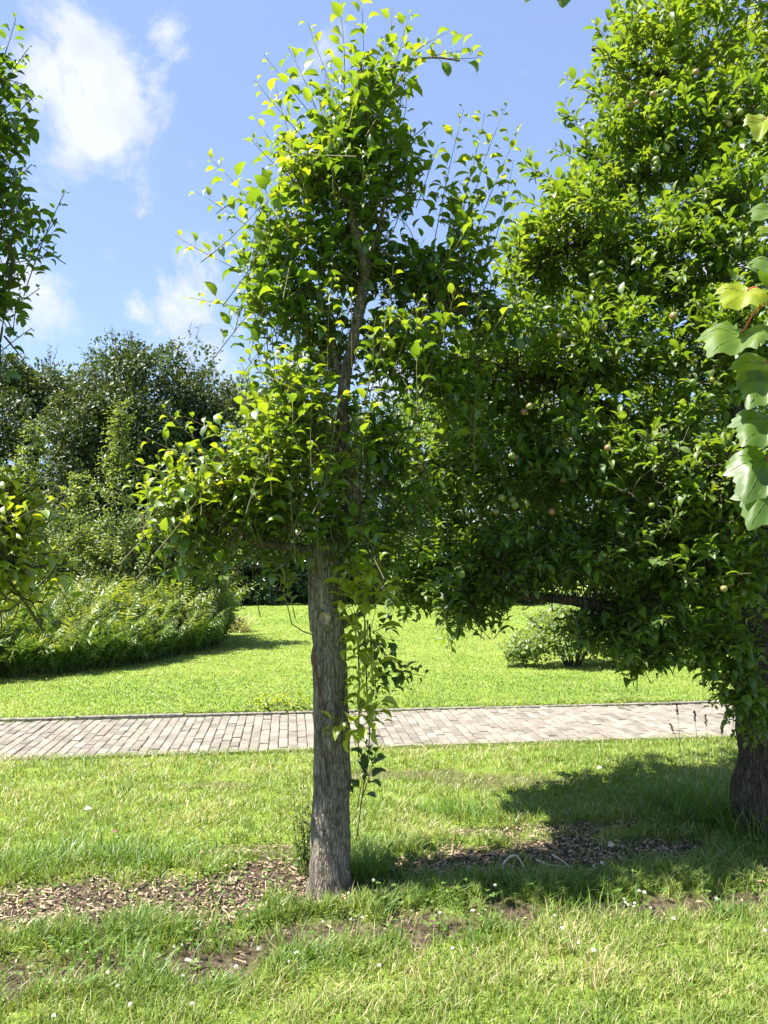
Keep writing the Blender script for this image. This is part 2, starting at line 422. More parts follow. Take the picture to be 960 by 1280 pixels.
def bark_material(name, c0, c1, c2, zs=0.16, sc=38.0, bump=0.7, stain=None, patch=(.10, .11, .045)):
    m = bpy.data.materials.new(name); nt, N, L = nodes_of(m)
    out = N('ShaderNodeOutputMaterial'); b = N('ShaderNodeBsdfPrincipled'); b.inputs['Roughness'].default_value = 0.9
    b.inputs['Specular IOR Level'].default_value = 0.2
    tcn = N('ShaderNodeTexCoord'); mp = N('ShaderNodeMapping'); mp.inputs['Scale'].default_value = (1, 1, zs); L(tcn.outputs['Object'], mp.inputs[0])
    n0 = N('ShaderNodeTexNoise'); n0.inputs['Scale'].default_value = 14; n0.inputs['Detail'].default_value = 3; L(mp.outputs[0], n0.inputs['Vector'])
    av = N('ShaderNodeVectorMath', operation='MULTIPLY_ADD'); av.inputs[1].default_value = (.1, .1, .1); L(n0.outputs['Color'], av.inputs[0]); L(mp.outputs[0], av.inputs[2])
    vo = N('ShaderNodeTexVoronoi', feature='DISTANCE_TO_EDGE'); vo.inputs['Scale'].default_value = sc; L(av.outputs[0], vo.inputs['Vector'])
    n1 = N('ShaderNodeTexNoise'); n1.inputs['Scale'].default_value = sc * 1.1; n1.inputs['Detail'].default_value = 6; n1.inputs['Roughness'].default_value = .65; L(av.outputs[0], n1.inputs['Vector'])
    n2 = N('ShaderNodeTexNoise'); n2.inputs['Scale'].default_value = 7; n2.inputs['Detail'].default_value = 4; L(tcn.outputs['Object'], n2.inputs['Vector'])
    mr = N('ShaderNodeMapRange'); mr.inputs['From Max'].default_value = .32; L(vo.outputs['Distance'], mr.inputs['Value'])
    mu = N('ShaderNodeMath', operation='MULTIPLY'); L(mr.outputs[0], mu.inputs[0])
    k = N('ShaderNodeMapRange'); k.inputs['From Min'].default_value = .34; k.inputs['From Max'].default_value = .62; L(n1.outputs[0], k.inputs['Value']); L(k.outputs[0], mu.inputs[1])
    r = ramp(N, [(0, c0), (.16, c1), (.7, c2), (1, tuple(min(1, x * 1.25) for x in c2))]); L(mu.outputs[0], r.inputs[0])
    mo = N('ShaderNodeMix', data_type='RGBA'); mo.inputs[7].default_value = (*patch, 1)
    mm = N('ShaderNodeMapRange'); mm.inputs['From Min'].default_value = .56; mm.inputs['From Max'].default_value = .75; mm.inputs['To Max'].default_value = .5; L(n2.outputs[0], mm.inputs['Value'])
    sk_ = N('ShaderNodeTexNoise'); sk_.inputs['Scale'].default_value = 22; sk_.inputs['Detail'].default_value = 5; L(mp.outputs[0], sk_.inputs['Vector'])
    sr = ramp(N, [(.32, (.55, .52, .5)), (.5, (1, 1, 1)), (.68, (1.3, 1.3, 1.28))]); L(sk_.outputs[0], sr.inputs[0])
    sm = N('ShaderNodeMix', data_type='RGBA', blend_type='MULTIPLY'); sm.inputs[0].default_value = 1; L(r.outputs[0], sm.inputs[6]); L(sr.outputs[0], sm.inputs[7])
    L(mm.outputs[0], mo.inputs[0]); L(sm.outputs[2], mo.inputs[6])
    col = mo.outputs[2]
    if stain:
        a = N('ShaderNodeAttribute', attribute_name='tint')
        s1 = N('ShaderNodeMix', data_type='RGBA'); s1.inputs[7].default_value = (*stain, 1)
        L(a.outputs['Fac'], s1.inputs[0]); L(col, s1.inputs[6]); col = s1.outputs[2]
    L(col, b.inputs['Base Color'])
    bp = N('ShaderNodeBump'); bp.inputs['Strength'].default_value = bump; bp.inputs['Distance'].default_value = .014; L(mu.outputs[0], bp.inputs['Height']); L(bp.outputs[0], b.inputs['Normal'])
    L(b.outputs[0], out.inputs[0])
    return m


M_BARK = bark_material('pear_bark', (.06, .048, .036), (.23, .2, .16), (.4, .365, .31), sc=62, zs=.2, bump=1.0, stain=(.17, .055, .03), patch=(.17, .12, .08))
M_BARKB = bark_material('pear_limb_bark', (.06, .048, .034), (.14, .115, .085), (.26, .22, .17), sc=55, zs=.4)
M_BARKA = bark_material('apple_bark', (.02, .016, .012), (.06, .05, .038), (.12, .1, .08), sc=40, bump=1.0)
M_BARKD = bark_material('dark_bark', (.02, .018, .014), (.05, .042, .034), (.1, .085, .07), sc=12)


def plain(name, col, rough=.7, var=.25, scale=30, spec=.3, attr=False, bump=0.0):
    m = bpy.data.materials.new(name); nt, N, L = nodes_of(m)
    out = N('ShaderNodeOutputMaterial'); b = N('ShaderNodeBsdfPrincipled'); b.inputs['Roughness'].default_value = rough
    b.inputs['Specular IOR Level'].default_value = spec
    tcn = N('ShaderNodeTexCoord'); n = N('ShaderNodeTexNoise'); n.inputs['Scale'].default_value = scale; n.inputs['Detail'].default_value = 4
    L(tcn.outputs['Object'], n.inputs['Vector'])
    lo = tuple(c * (1 - var) for c in col); hi = tuple(min(1, c * (1 + var)) for c in col)
    r = ramp(N, [(.3, lo), (.7, hi)])
    if attr:
        a = N('ShaderNodeAttribute', attribute_name='tint'); ad = N('ShaderNodeMath', operation='MULTIPLY_ADD'); ad.inputs[1].default_value = .5
        su = N('ShaderNodeMath', operation='SUBTRACT'); su.inputs[1].default_value = .25; L(a.outputs['Fac'], su.inputs[0])
        L(n.outputs[0], ad.inputs[0]); L(su.outputs[0], ad.inputs[2]); L(ad.outputs[0], r.inputs[0])
    else: L(n.outputs[0], r.inputs[0])
    L(r.outputs[0], b.inputs['Base Color'])
    if bump:
        bp = N('ShaderNodeBump'); bp.inputs['Strength'].default_value = bump; bp.inputs['Distance'].default_value = .004; L(n.outputs[0], bp.inputs['Height']); L(bp.outputs[0], b.inputs['Normal'])
    L(b.outputs[0], out.inputs[0])
    return m


M_TWIG = plain('green_twig', (.12, .11, .05), .7, .3, 40)
M_DTWIG = plain('dark_twig', (.06, .05, .03), .8, .3, 40)
M_WOOD = plain('cut_wood', (.31, .25, .18), .9, .5, 60)
M_CHIP = plain('wood_chip', (.27, .2, .135), .9, .75, 25, attr=True)
M_BRICK = plain('paver_brick', (.2, .178, .145), .9, .3, 7, attr=True, bump=.35)
M_KERB = plain('kerb_concrete', (.18, .165, .135), .9, .5, 30, bump=.3)
M_SAND = plain('path_bedding', (.1, .1, .055), 1.0, .5, 18)
M_CLOV = plain('clover_white', (.78, .76, .7), .8, .12, 200)
M_STRAW = plain('dead_straw', (.5, .42, .3), .85, .3, 60)
M_SEED = plain('seed_head', (.16, .09, .07), .9, .3, 80)
M_PETR = plain('red_petiole', (.42, .08, .06), .5, .2, 30)


def apple_material():
    m = bpy.data.materials.new('young_apple_skin'); nt, N, L = nodes_of(m)
    out = N('ShaderNodeOutputMaterial'); b = N('ShaderNodeBsdfPrincipled'); b.inputs['Roughness'].default_value = .4
    oi = N('ShaderNodeObjectInfo'); tcn = N('ShaderNodeTexCoord'); n = N('ShaderNodeTexNoise'); n.inputs['Scale'].default_value = 22; L(tcn.outputs['Object'], n.inputs['Vector'])
    ad = N('ShaderNodeMath', operation='ADD'); L(oi.outputs['Random'], ad.inputs[0]); L(n.outputs[0], ad.inputs[1])
    r = ramp(N, [(.5, (.1, .16, .03)), (.9, (.2, .21, .06)), (1.0, (.26, .15, .08))]); 
    mu = N('ShaderNodeMath', operation='MULTIPLY'); mu.inputs[1].default_value = .72; L(ad.outputs[0], mu.inputs[0]); L(mu.outputs[0], r.inputs[0])
    L(r.outputs[0], b.inputs['Base Color']); L(b.outputs[0], out.inputs[0]); return m


M_FRUIT = apple_material()

# ------------------------------------------------------------------ ground layout
TH = R(7.0)
EU = np.array([math.cos(TH), math.sin(TH)]); EV = np.array([-math.sin(TH), math.cos(TH)])
V_NEAR, V_FAR = 6.36, 7.74            # the brick path lies between these distances


def uv(x, y): return x * EU[0] + y * EU[1], x * EV[0] + y * EV[1]


def from_uv(u, v): return u * EU[0] + v * EV[0], u * EU[1] + v * EV[1]


# bare patches of the tree strip: (pixel x, pixel y, half width m, half depth m, chips 1 / soil 0)
_patch = [(100, 1128, .5, .24, 1), (250, 1116, .45, .26, 1), (345, 1098, .36, .22, 1), (20, 1136, .35, .22, 1), (440, 1106, .3, .12, 1), (395, 1122, .2, .08, .95), (520, 1076, .2, .1, .95), (500, 1092, .2, .08, .95), (-120, 1130, .5, .2, 1), (-330, 1140, .5, .2, 1),
          (600, 1072, .32, .22, 1), (700, 1066, .42, .26, 1), (800, 1062, .36, .2, 1), (560, 1085, .2, .1, 1), (600, 1036, .3, .08, 1), (720, 1030, .35, .08, 1),
          (275, 1188, .2, .13, 0), (110, 1198, .24, .12, 0), (20, 1212, .24, .12, 0), (540, 1160, .18, .11, 0), (645, 1142, .19, .11, 0), (790, 1132, .3, .09, 0), (930, 1122, .42, .1, 0),
          (420, 1160, .22, .09, 0), (500, 965, .5, .16, .3), (620, 975, .5, .18, .2), (330, 1060, .4, .09, .6), (160, 1066, .34, .08, .5), (265, 980, .28, .08, .3), (1060, 1090, .5, .2, 1), (1250, 1085, .5, .2, 1)]
PATCH = [(*G(a, b)[:2], c, d, e) for a, b, c, d, e in _patch]


def bare(x, y):
    """how bare the ground is (0 grass .. 1 bare) and how much of it is chips"""
    p = xy0(x, y); nz = fbm(p, 5.0, 4) - .5; n2 = fbm(p + 31, 17.0, 3) - .5
    b = np.zeros(len(x)); ch = np.zeros(len(x))
    for (cx, cy, rx, ry, c) in PATCH:
        d = np.sqrt(((x - cx) / (rx * (1.25 if c == 0 else 1))) ** 2 + ((y - cy) / (ry * (1.4 if c == 0 else 1))) ** 2)
        k = 1 - sstep(.75, 1.3, d + nz * 1.6 + n2 * .9)
        k = k * (1 if c >= .9 or c == 0 else .75)
        b = np.maximum(b, k); ch = np.maximum(ch, k * c)
    return b, ch


def strip(x, y):
    """rough, unmown strip along the row of trees"""
    u, v = uv(x, y)
    c = 3.62 + .06 * u + .12 * np.sin(u * 1.7) + (fbm(xy0(x, y), 2.2, 3) - .5) * .5
    w = .56 + .1 * np.sin(u * 2.3 + 1)
    d = np.abs(v - c) / w
    tr = np.maximum(1 - sstep(.15, .5, np.hypot(x - 2.1, (y - 4.55) * .9)), 0)
    tr2 = 1 - sstep(.25, .9, np.hypot(x - 2.0, y - 4.4))
    return np.maximum(1 - sstep(.75, 1.15, d), np.maximum(tr, tr2))


def ground_z(x, y):
    u, v = uv(x, y)
    p = xy0(x, y)
    z = (fbm(p, .9, 3) - .5) * .07 + (fbm(p + 9, 4.0, 2) - .5) * .02
    b, ch = bare(x, y)
    z = z - .03 * b
    pth = sstep(V_NEAR - .35, V_NEAR - .02, v) * (1 - sstep(V_FAR + .07, V_FAR + .12, v))
    z = z * (1 - pth) - .016 * pth
    far = sstep(V_FAR + .07, V_FAR + .12, v)
    z = z + .035 * far
    z = z * (1 - sstep(40, 90, np.hypot(x, y)))
    return z


def axis(fine0, fine1, step, far, grow=1.13):
    a = list(np.arange(fine0, fine1 + 1e-6, step)); s = step; x = a[-1]
    hi = []
    while x < far: s *= grow; x += s; hi.append(x)
    s = step; x = a[0]; lo = []
    while x > -far: s *= grow; x -= s; lo.append(x)
    return np.array(lo[::-1] + a + hi)


gx = axis(-5.2, 5.2, .045, 420); gy = axis(2.0, 9.0, .045, 420)
XX, YY = np.meshgrid(gx, gy, indexing='xy'); gxx, gyy = XX.ravel(), YY.ravel()
gz = ground_z(gxx, gyy)
b_, c_ = bare(gxx, gyy)
acc = Acc()
nx, ny = len(gx), len(gy)
i, j = np.meshgrid(np.arange(ny - 1), np.arange(nx - 1), indexing='ij'); i = i.ravel(); j = j.ravel()
acc.add(np.stack([gxx, gyy, gz], 1), [np.stack([i * nx + j, i * nx + j + 1, (i + 1) * nx + j + 1, (i + 1) * nx + j], 1)], b_)


def ground_material():
    m = bpy.data.materials.new('lawn_ground'); nt, N, L = nodes_of(m)
    out = N('ShaderNodeOutputMaterial'); b = N('ShaderNodeBsdfPrincipled'); b.inputs['Roughness'].default_value = 1; b.inputs['Specular IOR Level'].default_value = .1
    tcn = N('ShaderNodeTexCoord')
    def nz(s, d=4):
        n = N('ShaderNodeTexNoise'); n.inputs['Scale'].default_value = s; n.inputs['Detail'].default_value = d; n.inputs['Roughness'].default_value = .65; L(tcn.outputs['Object'], n.inputs['Vector']); return n
    n1, n2, n3, n4 = nz(1.1, 5), nz(60, 4), nz(9, 5), nz(30, 6)
    ad = N('ShaderNodeMath', operation='ADD'); L(n1.outputs[0], ad.inputs[0]); L(n2.outputs[0], ad.inputs[1])
    ad2 = N('ShaderNodeMath', operation='ADD'); L(ad.outputs[0], ad2.inputs[0]); L(n3.outputs[0], ad2.inputs[1])
    dv = N('ShaderNodeMath', operation='MULTIPLY'); dv.inputs[1].default_value = 1 / 3; L(ad2.outputs[0], dv.inputs[0])
    g = ramp(N, [(.36, (.08, .145, .02)), (.48, (.16, .235, .036)), (.56, (.21, .27, .05)), (.66, (.3, .31, .1))]); L(dv.outputs[0], g.inputs[0])
    s = ramp(N, [(.34, (.03, .022, .014)), (.52, (.085, .063, .044)), (.68, (.19, .15, .105))]); L(n4.outputs[0], s.inputs[0])
    a = N('ShaderNodeAttribute', attribute_name='tint')
    mx = N('ShaderNodeMix', data_type='RGBA'); L(a.outputs['Fac'], mx.inputs[0]); L(g.outputs[0], mx.inputs[6]); L(s.outputs[0], mx.inputs[7])
    L(mx.outputs[2], b.inputs['Base Color'])
    bp = N('ShaderNodeBump'); bp.inputs['Strength'].default_value = .8; bp.inputs['Distance'].default_value = .03; L(n2.outputs[0], bp.inputs['Height']); L(bp.outputs[0], b.inputs['Normal'])
    L(b.outputs[0], out.inputs[0]); return m


kind(acc.build('ground', ground_material()), 'structure')

# ------------------------------------------------------------------ brick path
acc = Acc(); g = np.random.default_rng(5)
U0, U1 = -14.0, 16.0
bw, bl, gap = .08, .16, .0065
ncol = int((U1 - U0) / bw); nrow = int(round((V_FAR - V_NEAR) / bl))
bricks = []
for c in range(ncol):
    off = 0 if c % 2 else -bl / 2
    for r in range(nrow + 1):
        v0 = V_NEAR + r * bl + off; v1 = v0 + bl
        v0 = max(v0, V_NEAR); v1 = min(v1, V_FAR)
        if v1 - v0 > .04: bricks.append((U0 + c * bw, v0, v1))
B = np.array(bricks); nb = len(B)
wob = .018 * np.sin(B[:, 1] * 1.3)
u0 = B[:, 0] + gap / 2 + g.normal(0, .0012, nb); u1 = B[:, 0] + bw - gap / 2 + g.normal(0, .0012, nb)
v0 = B[:, 1] + gap / 2; v1 = B[:, 2] - gap / 2
top = .004 + g.normal(0, .0022, nb) + .006 * np.sin(B[:, 0] * .9); tilt = g.normal(0, .0016, (nb, 4)); bev = .006
def corner(a, b2, z): x, y = from_uv(a, b2); return np.stack([x, y, z], 1)
vs_ = []
for q, (a, b2) in enumerate(((u0, v0), (u1, v0), (u1, v1), (u0, v1))): vs_.append(corner(a, b2, np.full(nb, -.03)))
for q, (a, b2) in enumerate(((u0, v0), (u1, v0), (u1, v1), (u0, v1))): vs_.append(corner(a, b2, top + tilt[:, q] - bev * .7))
for q, (a, b2, sa, sb) in enumerate(((u0, v0, 1, 1), (u1, v0, -1, 1), (u1, v1, -1, -1), (u0, v1, 1, -1))): vs_.append(corner(a + sa * bev, b2 + sb * bev, top + tilt[:, q]))
Vb = np.stack(vs_, 1)
fq = []
for k in range(4):
    k2 = (k + 1) % 4; fq += [(k, k2, 4 + k2, 4 + k), (4 + k, 4 + k2, 8 + k2, 8 + k)]
fq.append((8, 9, 10, 11)); fq = np.array(fq)
acc.add(Vb.reshape(-1, 3), [(fq[None] + (np.arange(nb) * 12)[:, None, None]).reshape(-1, 4)], np.repeat(np.clip(g.normal(.5, .09, nb), 0, 1), 12))
kind(acc.build('brick_path', M_BRICK, smooth=False), 'structure')
# kerb stones along the far edge
acc = Acc(); u = U0
while u < U1:
    l = .98; z1 = .02 + g.normal(0, .004); v0, v1 = V_FAR + .012, V_FAR + .062
    pts = []
    for z, e in ((-.05, 0), (z1 - .006, 0), (z1, .006)):
        for a, b2 in ((u + e, v0 + e), (u + l - e, v0 + e), (u + l - e, v1 - e), (u + e, v1 - e)):
            x, y = from_uv(a, b2); pts.append((x, y, z))
    acc.add(pts, [fq]); u += 1.0
kind(acc.build('kerb', M_KERB, smooth=False), 'structure')

# ------------------------------------------------------------------ grass
def blades(acc, x, y, h, w, lean, tint, g):
    k = len(x); z = ground_z(x, y) - .004
    az = g.uniform(0, 6.283, k); fa = az + g.uniform(-.9, .9, k)
    ld = np.stack([np.cos(az), np.sin(az)], 1); sd = np.stack([-np.sin(fa), np.cos(fa)], 1)
    def pt(t, s):
        d = ld * (lean * h * t ** 1.7)[:, None]
        zz = z + h * t * (1 - .28 * lean * t)
        return np.stack([x + d[:, 0] + s * sd[:, 0] * w / 2, y + d[:, 1] + s * sd[:, 1] * w / 2, zz], 1)
    o = np.ones(k)
    V = np.stack([pt(0 * o, -1), pt(0 * o, 1), pt(.5 * o, .85), pt(.5 * o, -.85), pt(o, 0)], 1)
    b = np.arange(k)[:, None] * 5
    acc.add(V.reshape(-1, 3), [b + np.array([[0, 1, 2, 3]]), b + np.array([[3, 2, 4]])], np.repeat(tint, 5))


def lawn_points(n, ulim, v0, v1, g, power=1.0):
    t = g.random(n); v = (v0 ** (1 - power) + t * (v1 ** (1 - power) - v0 ** (1 - power))) ** (1 / (1 - power)) if power != 1 else v0 * (v1 / v0) ** t
    u = g.uniform(-1, 1, n) * (v * ulim + .8)
    return from_uv(u, v)


g = np.random.default_rng(21)
# near lawn
x, y = lawn_points(330000, .66, 1.7, V_NEAR + .05, g, .9)
b, ch = bare(x, y); s = strip(x, y); p = xy0(x, y)
cl = fbm(p, 9, 3)
keep = g.random(len(x)) < (1 - .94 * b) * (.45 + .9 * sstep(.35, .6, cl))
x, y, b, s, p, cl = x[keep], y[keep], b[keep], s[keep], p[keep], cl[keep]
big = fbm(p + 5, .8, 3); mid = fbm(p + 50, 3.2, 3)
h = (.028 + .03 * cl) * g.uniform(.6, 1.5, len(x)) * (1 + .5 * s)
dry = g.random(len(x)) < .12 + .42 * sstep(.44, .64, big * .5 + mid * .5)
tint = np.clip(.3 + .5 * (mid - .4) + g.normal(0, .14, len(x)), 0, .74)
tint = np.where(dry, g.uniform(.7, 1, len(x)), tint) - .15 * s
uu, vv = uv(x, y)
acc = Acc(); blades(acc, x, y, h, .0028 + .0007 * vv / 3 + g.uniform(0, .0015, len(x)), g.uniform(.2, 1.15, len(x)), tint, g)
kind(acc.build('lawn_grass', M_GRASS), 'stuff')
# far lawn, thinning with distance
x, y = lawn_points(150000, .62, V_FAR + .07, 26, g, 1.6)
p = xy0(x, y); cl = fbm(p, 6, 3); mid = fbm(p + 50, 1.6, 3)
uu, vv = uv(x, y)
h = (.016 + .014 * cl) * g.uniform(.6, 1.4, len(x)) * (1 + vv / 40)
tint = np.clip(.4 + 1.5 * (fbm(p + 90, .45, 3) - .5) + .6 * (mid - .45) + g.normal(0, .13, len(x)), 0, .74); tint = np.where(g.random(len(x)) < .08, .82, tint)
acc = Acc(); blades(acc, x, y, h, .003 + .0006 * vv, g.uniform(.2, 1.1, len(x)), tint, g)
kind(acc.build('far_lawn_grass', M_GRASS), 'stuff')
# long rough grass of the tree strip, in tufts
n = 4200
x, y = lawn_points(n, .66, 2.5, 5.3, g, .6)
s = strip(x, y); b, ch = bare(x, y)
keep = (g.random(n) < s * (1 - .97 * sstep(.15, .5, b))); x, y = x[keep], y[keep]
m = g.integers(9, 22, len(x)); own = np.repeat(np.arange(len(x)), m)
th = np.repeat(g.uniform(.5, 1.35, len(x)), m); tt = np.repeat(g.normal(.38, .14, len(x)), m)
hgt = .042 + .055 * fbm(xy0(x, y) + 70, 1.6, 3)
tx = x[own] + g.normal(0, .022, len(own)); ty = y[own] + g.normal(0, .022, len(own))
acc = Acc(); tintv = np.clip(tt + g.normal(0, .12, len(own)), 0, .88); tintv = np.where(g.random(len(own)) < .06, 1.0, tintv)
blades(acc, tx, ty, hgt[own] * th * g.uniform(.6, 1.3, len(own)), g.uniform(.0032, .0062, len(own)), g.uniform(.25, 1.3, len(own)), tintv, g)
# taller tufts against both trunks and the lush clumps of the strip
for (cx, cy, rr, nn, hh) in [(*G(440, 1095)[:2], .12, 260, .22), (*G(470, 1085)[:2], .14, 200, .17), (*G(900, 1030)[:2], .2, 420, .28), (*G(960, 1048)[:2], .2, 320, .24), (*G(860, 1010)[:2], .22, 320, .22),
                             (*G(100, 1070)[:2], .22, 500, .15), (*G(190, 1075)[:2], .18, 380, .14), (*G(20, 1090)[:2], .2, 400, .15), (*G(620, 1020)[:2], .22, 400, .14), (*G(560, 1012)[:2], .18, 280, .13),
                             (*G(730, 1120)[:2], .2, 300, .14), (*G(640, 1110)[:2], .2, 300, .14), (*G(130, 1185)[:2], .16, 200, .14), (*G(250, 1172)[:2], .12, 130, .12), (*G(540, 1110)[:2], .25, 400, .13), (*G(870, 1090)[:2], .3, 420, .14), (*G(385, 1085)[:2], .06, 60, .12)]:
    a = g.uniform(0, 6.28, nn); q = np.sqrt(g.random(nn)) * rr
    if hh > .16: hh *= 1.4
    blades(acc, cx + np.cos(a) * q * 1.3, cy + np.sin(a) * q * .7, hh * g.uniform(.3, .95, nn), g.uniform(.0035, .0065, nn), g.uniform(.2, 1.2, nn), np.clip(g.normal(.42, .16, nn), 0, .9), g)
kind(acc.build('long_grass', M_ROUGH), 'stuff')
# moss and grass in the joints and over the edges of the path
acc = Acc(); n = 42000
u = g.uniform(-6.5, 7.5, n); vj = V_NEAR + bl * (g.integers(0, 2 * nrow + 1, n) * .5) + g.normal(0, .012, n)
uu2 = np.round((u - U0) / bw) * bw + U0
long_j = g.random(n) < .5
vj = np.where(long_j, g.uniform(V_NEAR, V_FAR, n), vj); u = np.where(long_j, uu2 + g.normal(0, .006, n), u)
dens = sstep(.48, .62, fbm(xy0(u * .7, vj * 2.2), 1.6, 3)) * 1.0 + 1.4 * sstep(V_FAR - .55, V_FAR - .1, vj + .3 * (fbm(xy0(u, vj), 1.1, 2) - .5)) * sstep(.4, .58, fbm(xy0(u, vj * .3) + 8, 3, 2)) + sstep(V_NEAR + .1, V_NEAR, vj)
keep = g.random(n) < dens * np.where(long_j, .35, 1); u, vj = u[keep], vj[keep]
x, y = from_uv(u, vj)
blades(acc, x, y, g.uniform(.012, .035, len(x)), g.uniform(.005, .011, len(x)), g.uniform(.4, 1.6, len(x)), g.uniform(.2, .65, len(x)), g)
NE = 22000; u = g.uniform(-6.5, 7.5, NE); e = g.random(NE) < .35
v = np.where(e, V_NEAR - .03 + np.abs(g.normal(0, .04, NE)) * (.5 + 3.2 * sstep(.45, .65, fbm(xy0(u, u * 0), 1.5, 3))), V_FAR + .1 - .14 * np.abs(g.normal(0, .35, NE)) * (.3 + 2 * sstep(.4, .65, fbm(xy0(u, u * 0 + 5), 1.1, 3))))
x, y = from_uv(u, v)
blades(acc, x, y, g.uniform(.02, .055, len(x)), g.uniform(.005, .01, len(x)), g.uniform(.5, 1.6, len(x)), g.uniform(.15, .7, len(x)), g)
u = g.uniform(-6.5, 7.5, 9000); v = V_FAR + .03 + np.abs(g.normal(0, .05, 9000)); x, y = from_uv(u, v)
kk = fbm(xy0(u, u * 0 + 2), 1.3, 3) > g.uniform(.35, .6, 9000); x, y = x[kk], y[kk]
blades(acc, x, y, g.uniform(.035, .075, len(x)), g.uniform(.005, .009, len(x)), g.uniform(.6, 1.5, len(x)), g.uniform(.2, .7, len(x)), g)
kind(acc.build('joint_grass', M_GRASS), 'stuff')

# wood chips of the mulch
acc = Acc(); n = 60000
x, y = lawn_points(n, .66, 2.3, 5.2, g, .6); b, ch = bare(x, y)
keep = g.random(n) < ch * .8 + .04 * b; x, y = x[keep], y[keep]; n = len(x)
thin = g.random(n) < .25; ln = g.uniform(.007, .026, n) * np.where(thin, 2.6, 1); wd = g.uniform(.004, .011, n) * np.where(thin, .4, 1); hh = g.uniform(.002, .005, n)
az = g.uniform(0, 6.28, n); tl = g.normal(0, .22, n); rl = g.normal(0, .4, n)
ax = np.stack([np.cos(az) * np.cos(tl), np.sin(az) * np.cos(tl), np.sin(tl)], 1); sd_ = nrm(np.cross(np.array([0, 0, 1.0]), ax) * np.cos(rl)[:, None] + np.array([0, 0, 1.0]) * np.sin(rl)[:, None]); up_ = np.cross(ax, sd_)
c0 = np.stack([x, y, ground_z(x, y) + g.uniform(.002, .02, n)], 1)
cs = np.array([(-1, -1, -1), (1, -1, -1), (1, 1, -1), (-1, 1, -1), (-1, -.7, 1), (.8, -1, 1), (1, .8, 1), (-.8, 1, 1)], float)
V = c0[:, None] + ax[:, None] * (cs[None, :, 0:1] * ln[:, None, None] / 2) + sd_[:, None] * (cs[None, :, 1:2] * wd[:, None, None] / 2) + up_[:, None] * (cs[None, :, 2:3] * hh[:, None, None] / 2)
fb = np.array([(3, 2, 1, 0), (4, 5, 6, 7), (0, 1, 5, 4), (1, 2, 6, 5), (2, 3, 7, 6), (3, 0, 4, 7)])
acc.add(V.reshape(-1, 3), [(fb[None] + (np.arange(n) * 8)[:, None, None]).reshape(-1, 4)], np.repeat(np.clip(g.normal(.5, .26, n), 0, 1), 8))
kind(acc.build('wood_chips', M_CHIP, smooth=False), 'stuff')

# clover leaves creeping in the strip
acc = Acc(); n = 2600
x, y = lawn_points(n, .6, 2.5, 5, g, .6); s = strip(x, y); keep = (g.random(n) < (.12 + s) * sstep(.42, .58, fbm(xy0(x, y) + 3, 2.4, 3))); x, y = x[keep], y[keep]; n = len(x)
hz = g.uniform(.03, .09, n); tpl = [leaf_template(.85, 2, elliptic, .15, .4)]
a0 = g.uniform(0, 6.28, n)
for k in range(3):
    a = a0 + k * 2.094
    P = np.stack([x, y, ground_z(x, y) + hz], 1)
    put_leaves(acc, tpl, P, np.stack([np.cos(a), np.sin(a), g.uniform(-.1, .3, n)], 1), np.array([0, 0, 1.0]) + g.normal(0, .2, (n, 3)), np.full(n, .016), g.uniform(.2, .7, n), g)
kind(acc.build('clover_leaves', M_ROUGH), 'stuff')

# ------------------------------------------------------------------ pear tree in the middle
PY = 3.7
base = G(412, 1104); PY = base[1]


def w(px, py, dy=0.0): return W(px, py, PY + dy)


pear = thing('pear_tree', base, 'slim pear tree with bare grey trunk and narrow leafy crown, standing mid lawn', 'tree')
pts = [base + np.array([.0, 0, -.1]), base + np.array([.002, 0, .03]), w(413, 1040), w(415, 960), w(413, 880), w(410, 800), w(406, 740), w(405, 700), w(408, 676), w(414, 660)]
wid = np.array([58, 50, 47, 45, 43, 43, 41, 39, 36, 24]) / 2 / F * PY
n = 190
P = spline(pts, n); rad = np.interp(np.linspace(0, len(pts) - 1, n), np.arange(len(pts)), wid)
acc = Acc(); seg = 72
ring = tube(acc, P, rad, seg, 0.0)
V = acc.v[0].reshape(n, seg, 3); C = P[:, None, :]
D = nrm(V - C)
q = V.reshape(-1, 3) * np.array([1, 1, .26])
ridge = np.abs(fbm(q, 44, 4) - .5).reshape(n, seg) * 2
lump = fbm(V.reshape(-1, 3) + 7, 9, 3).reshape(n, seg) - .5
angc = np.arange(seg) / seg * 2 * np.pi
flare = np.exp(-np.maximum(V[:, :, 2] - base[2], 0) / .07) * (.35 + .65 * np.cos(angc * 4 + .6)[None, :] ** 2) * .012
V = V + D * ((ridge - .25) * .008 + lump * .022 + flare)[:, :, None]
# the long red crack and the hollow near the top, both on the side that faces the path's near edge
crk = spline([w(389, 790), w(392, 815), w(397, 845), w(404, 870), w(412, 895)], 40)
front = V[:, :, 1] < C[:, :, 1] + .02
crack_px = np.interp(V[:, :, 2], crk[::-1, 2], crk[::-1, 0])
dz = (V[:, :, 2] > crk[-1, 2]) & (V[:, :, 2] < crk[0, 2])
near = np.exp(-((V[:, :, 0] - crack_px) / .006) ** 2) * dz * front
hol = w(393, 712); dh = np.exp(-(((V[:, :, 0] - hol[0]) / .014) ** 2 + ((V[:, :, 2] - hol[2]) / .045) ** 2)) * front
V = V - D * (near * .008 + dh * .035)[:, :, None]
acc.v[0] = V.reshape(-1, 3); acc.t[0] = np.clip(near * .95, 0, 1).ravel()
trunk = acc.build('trunk', M_BARK, pear, base)
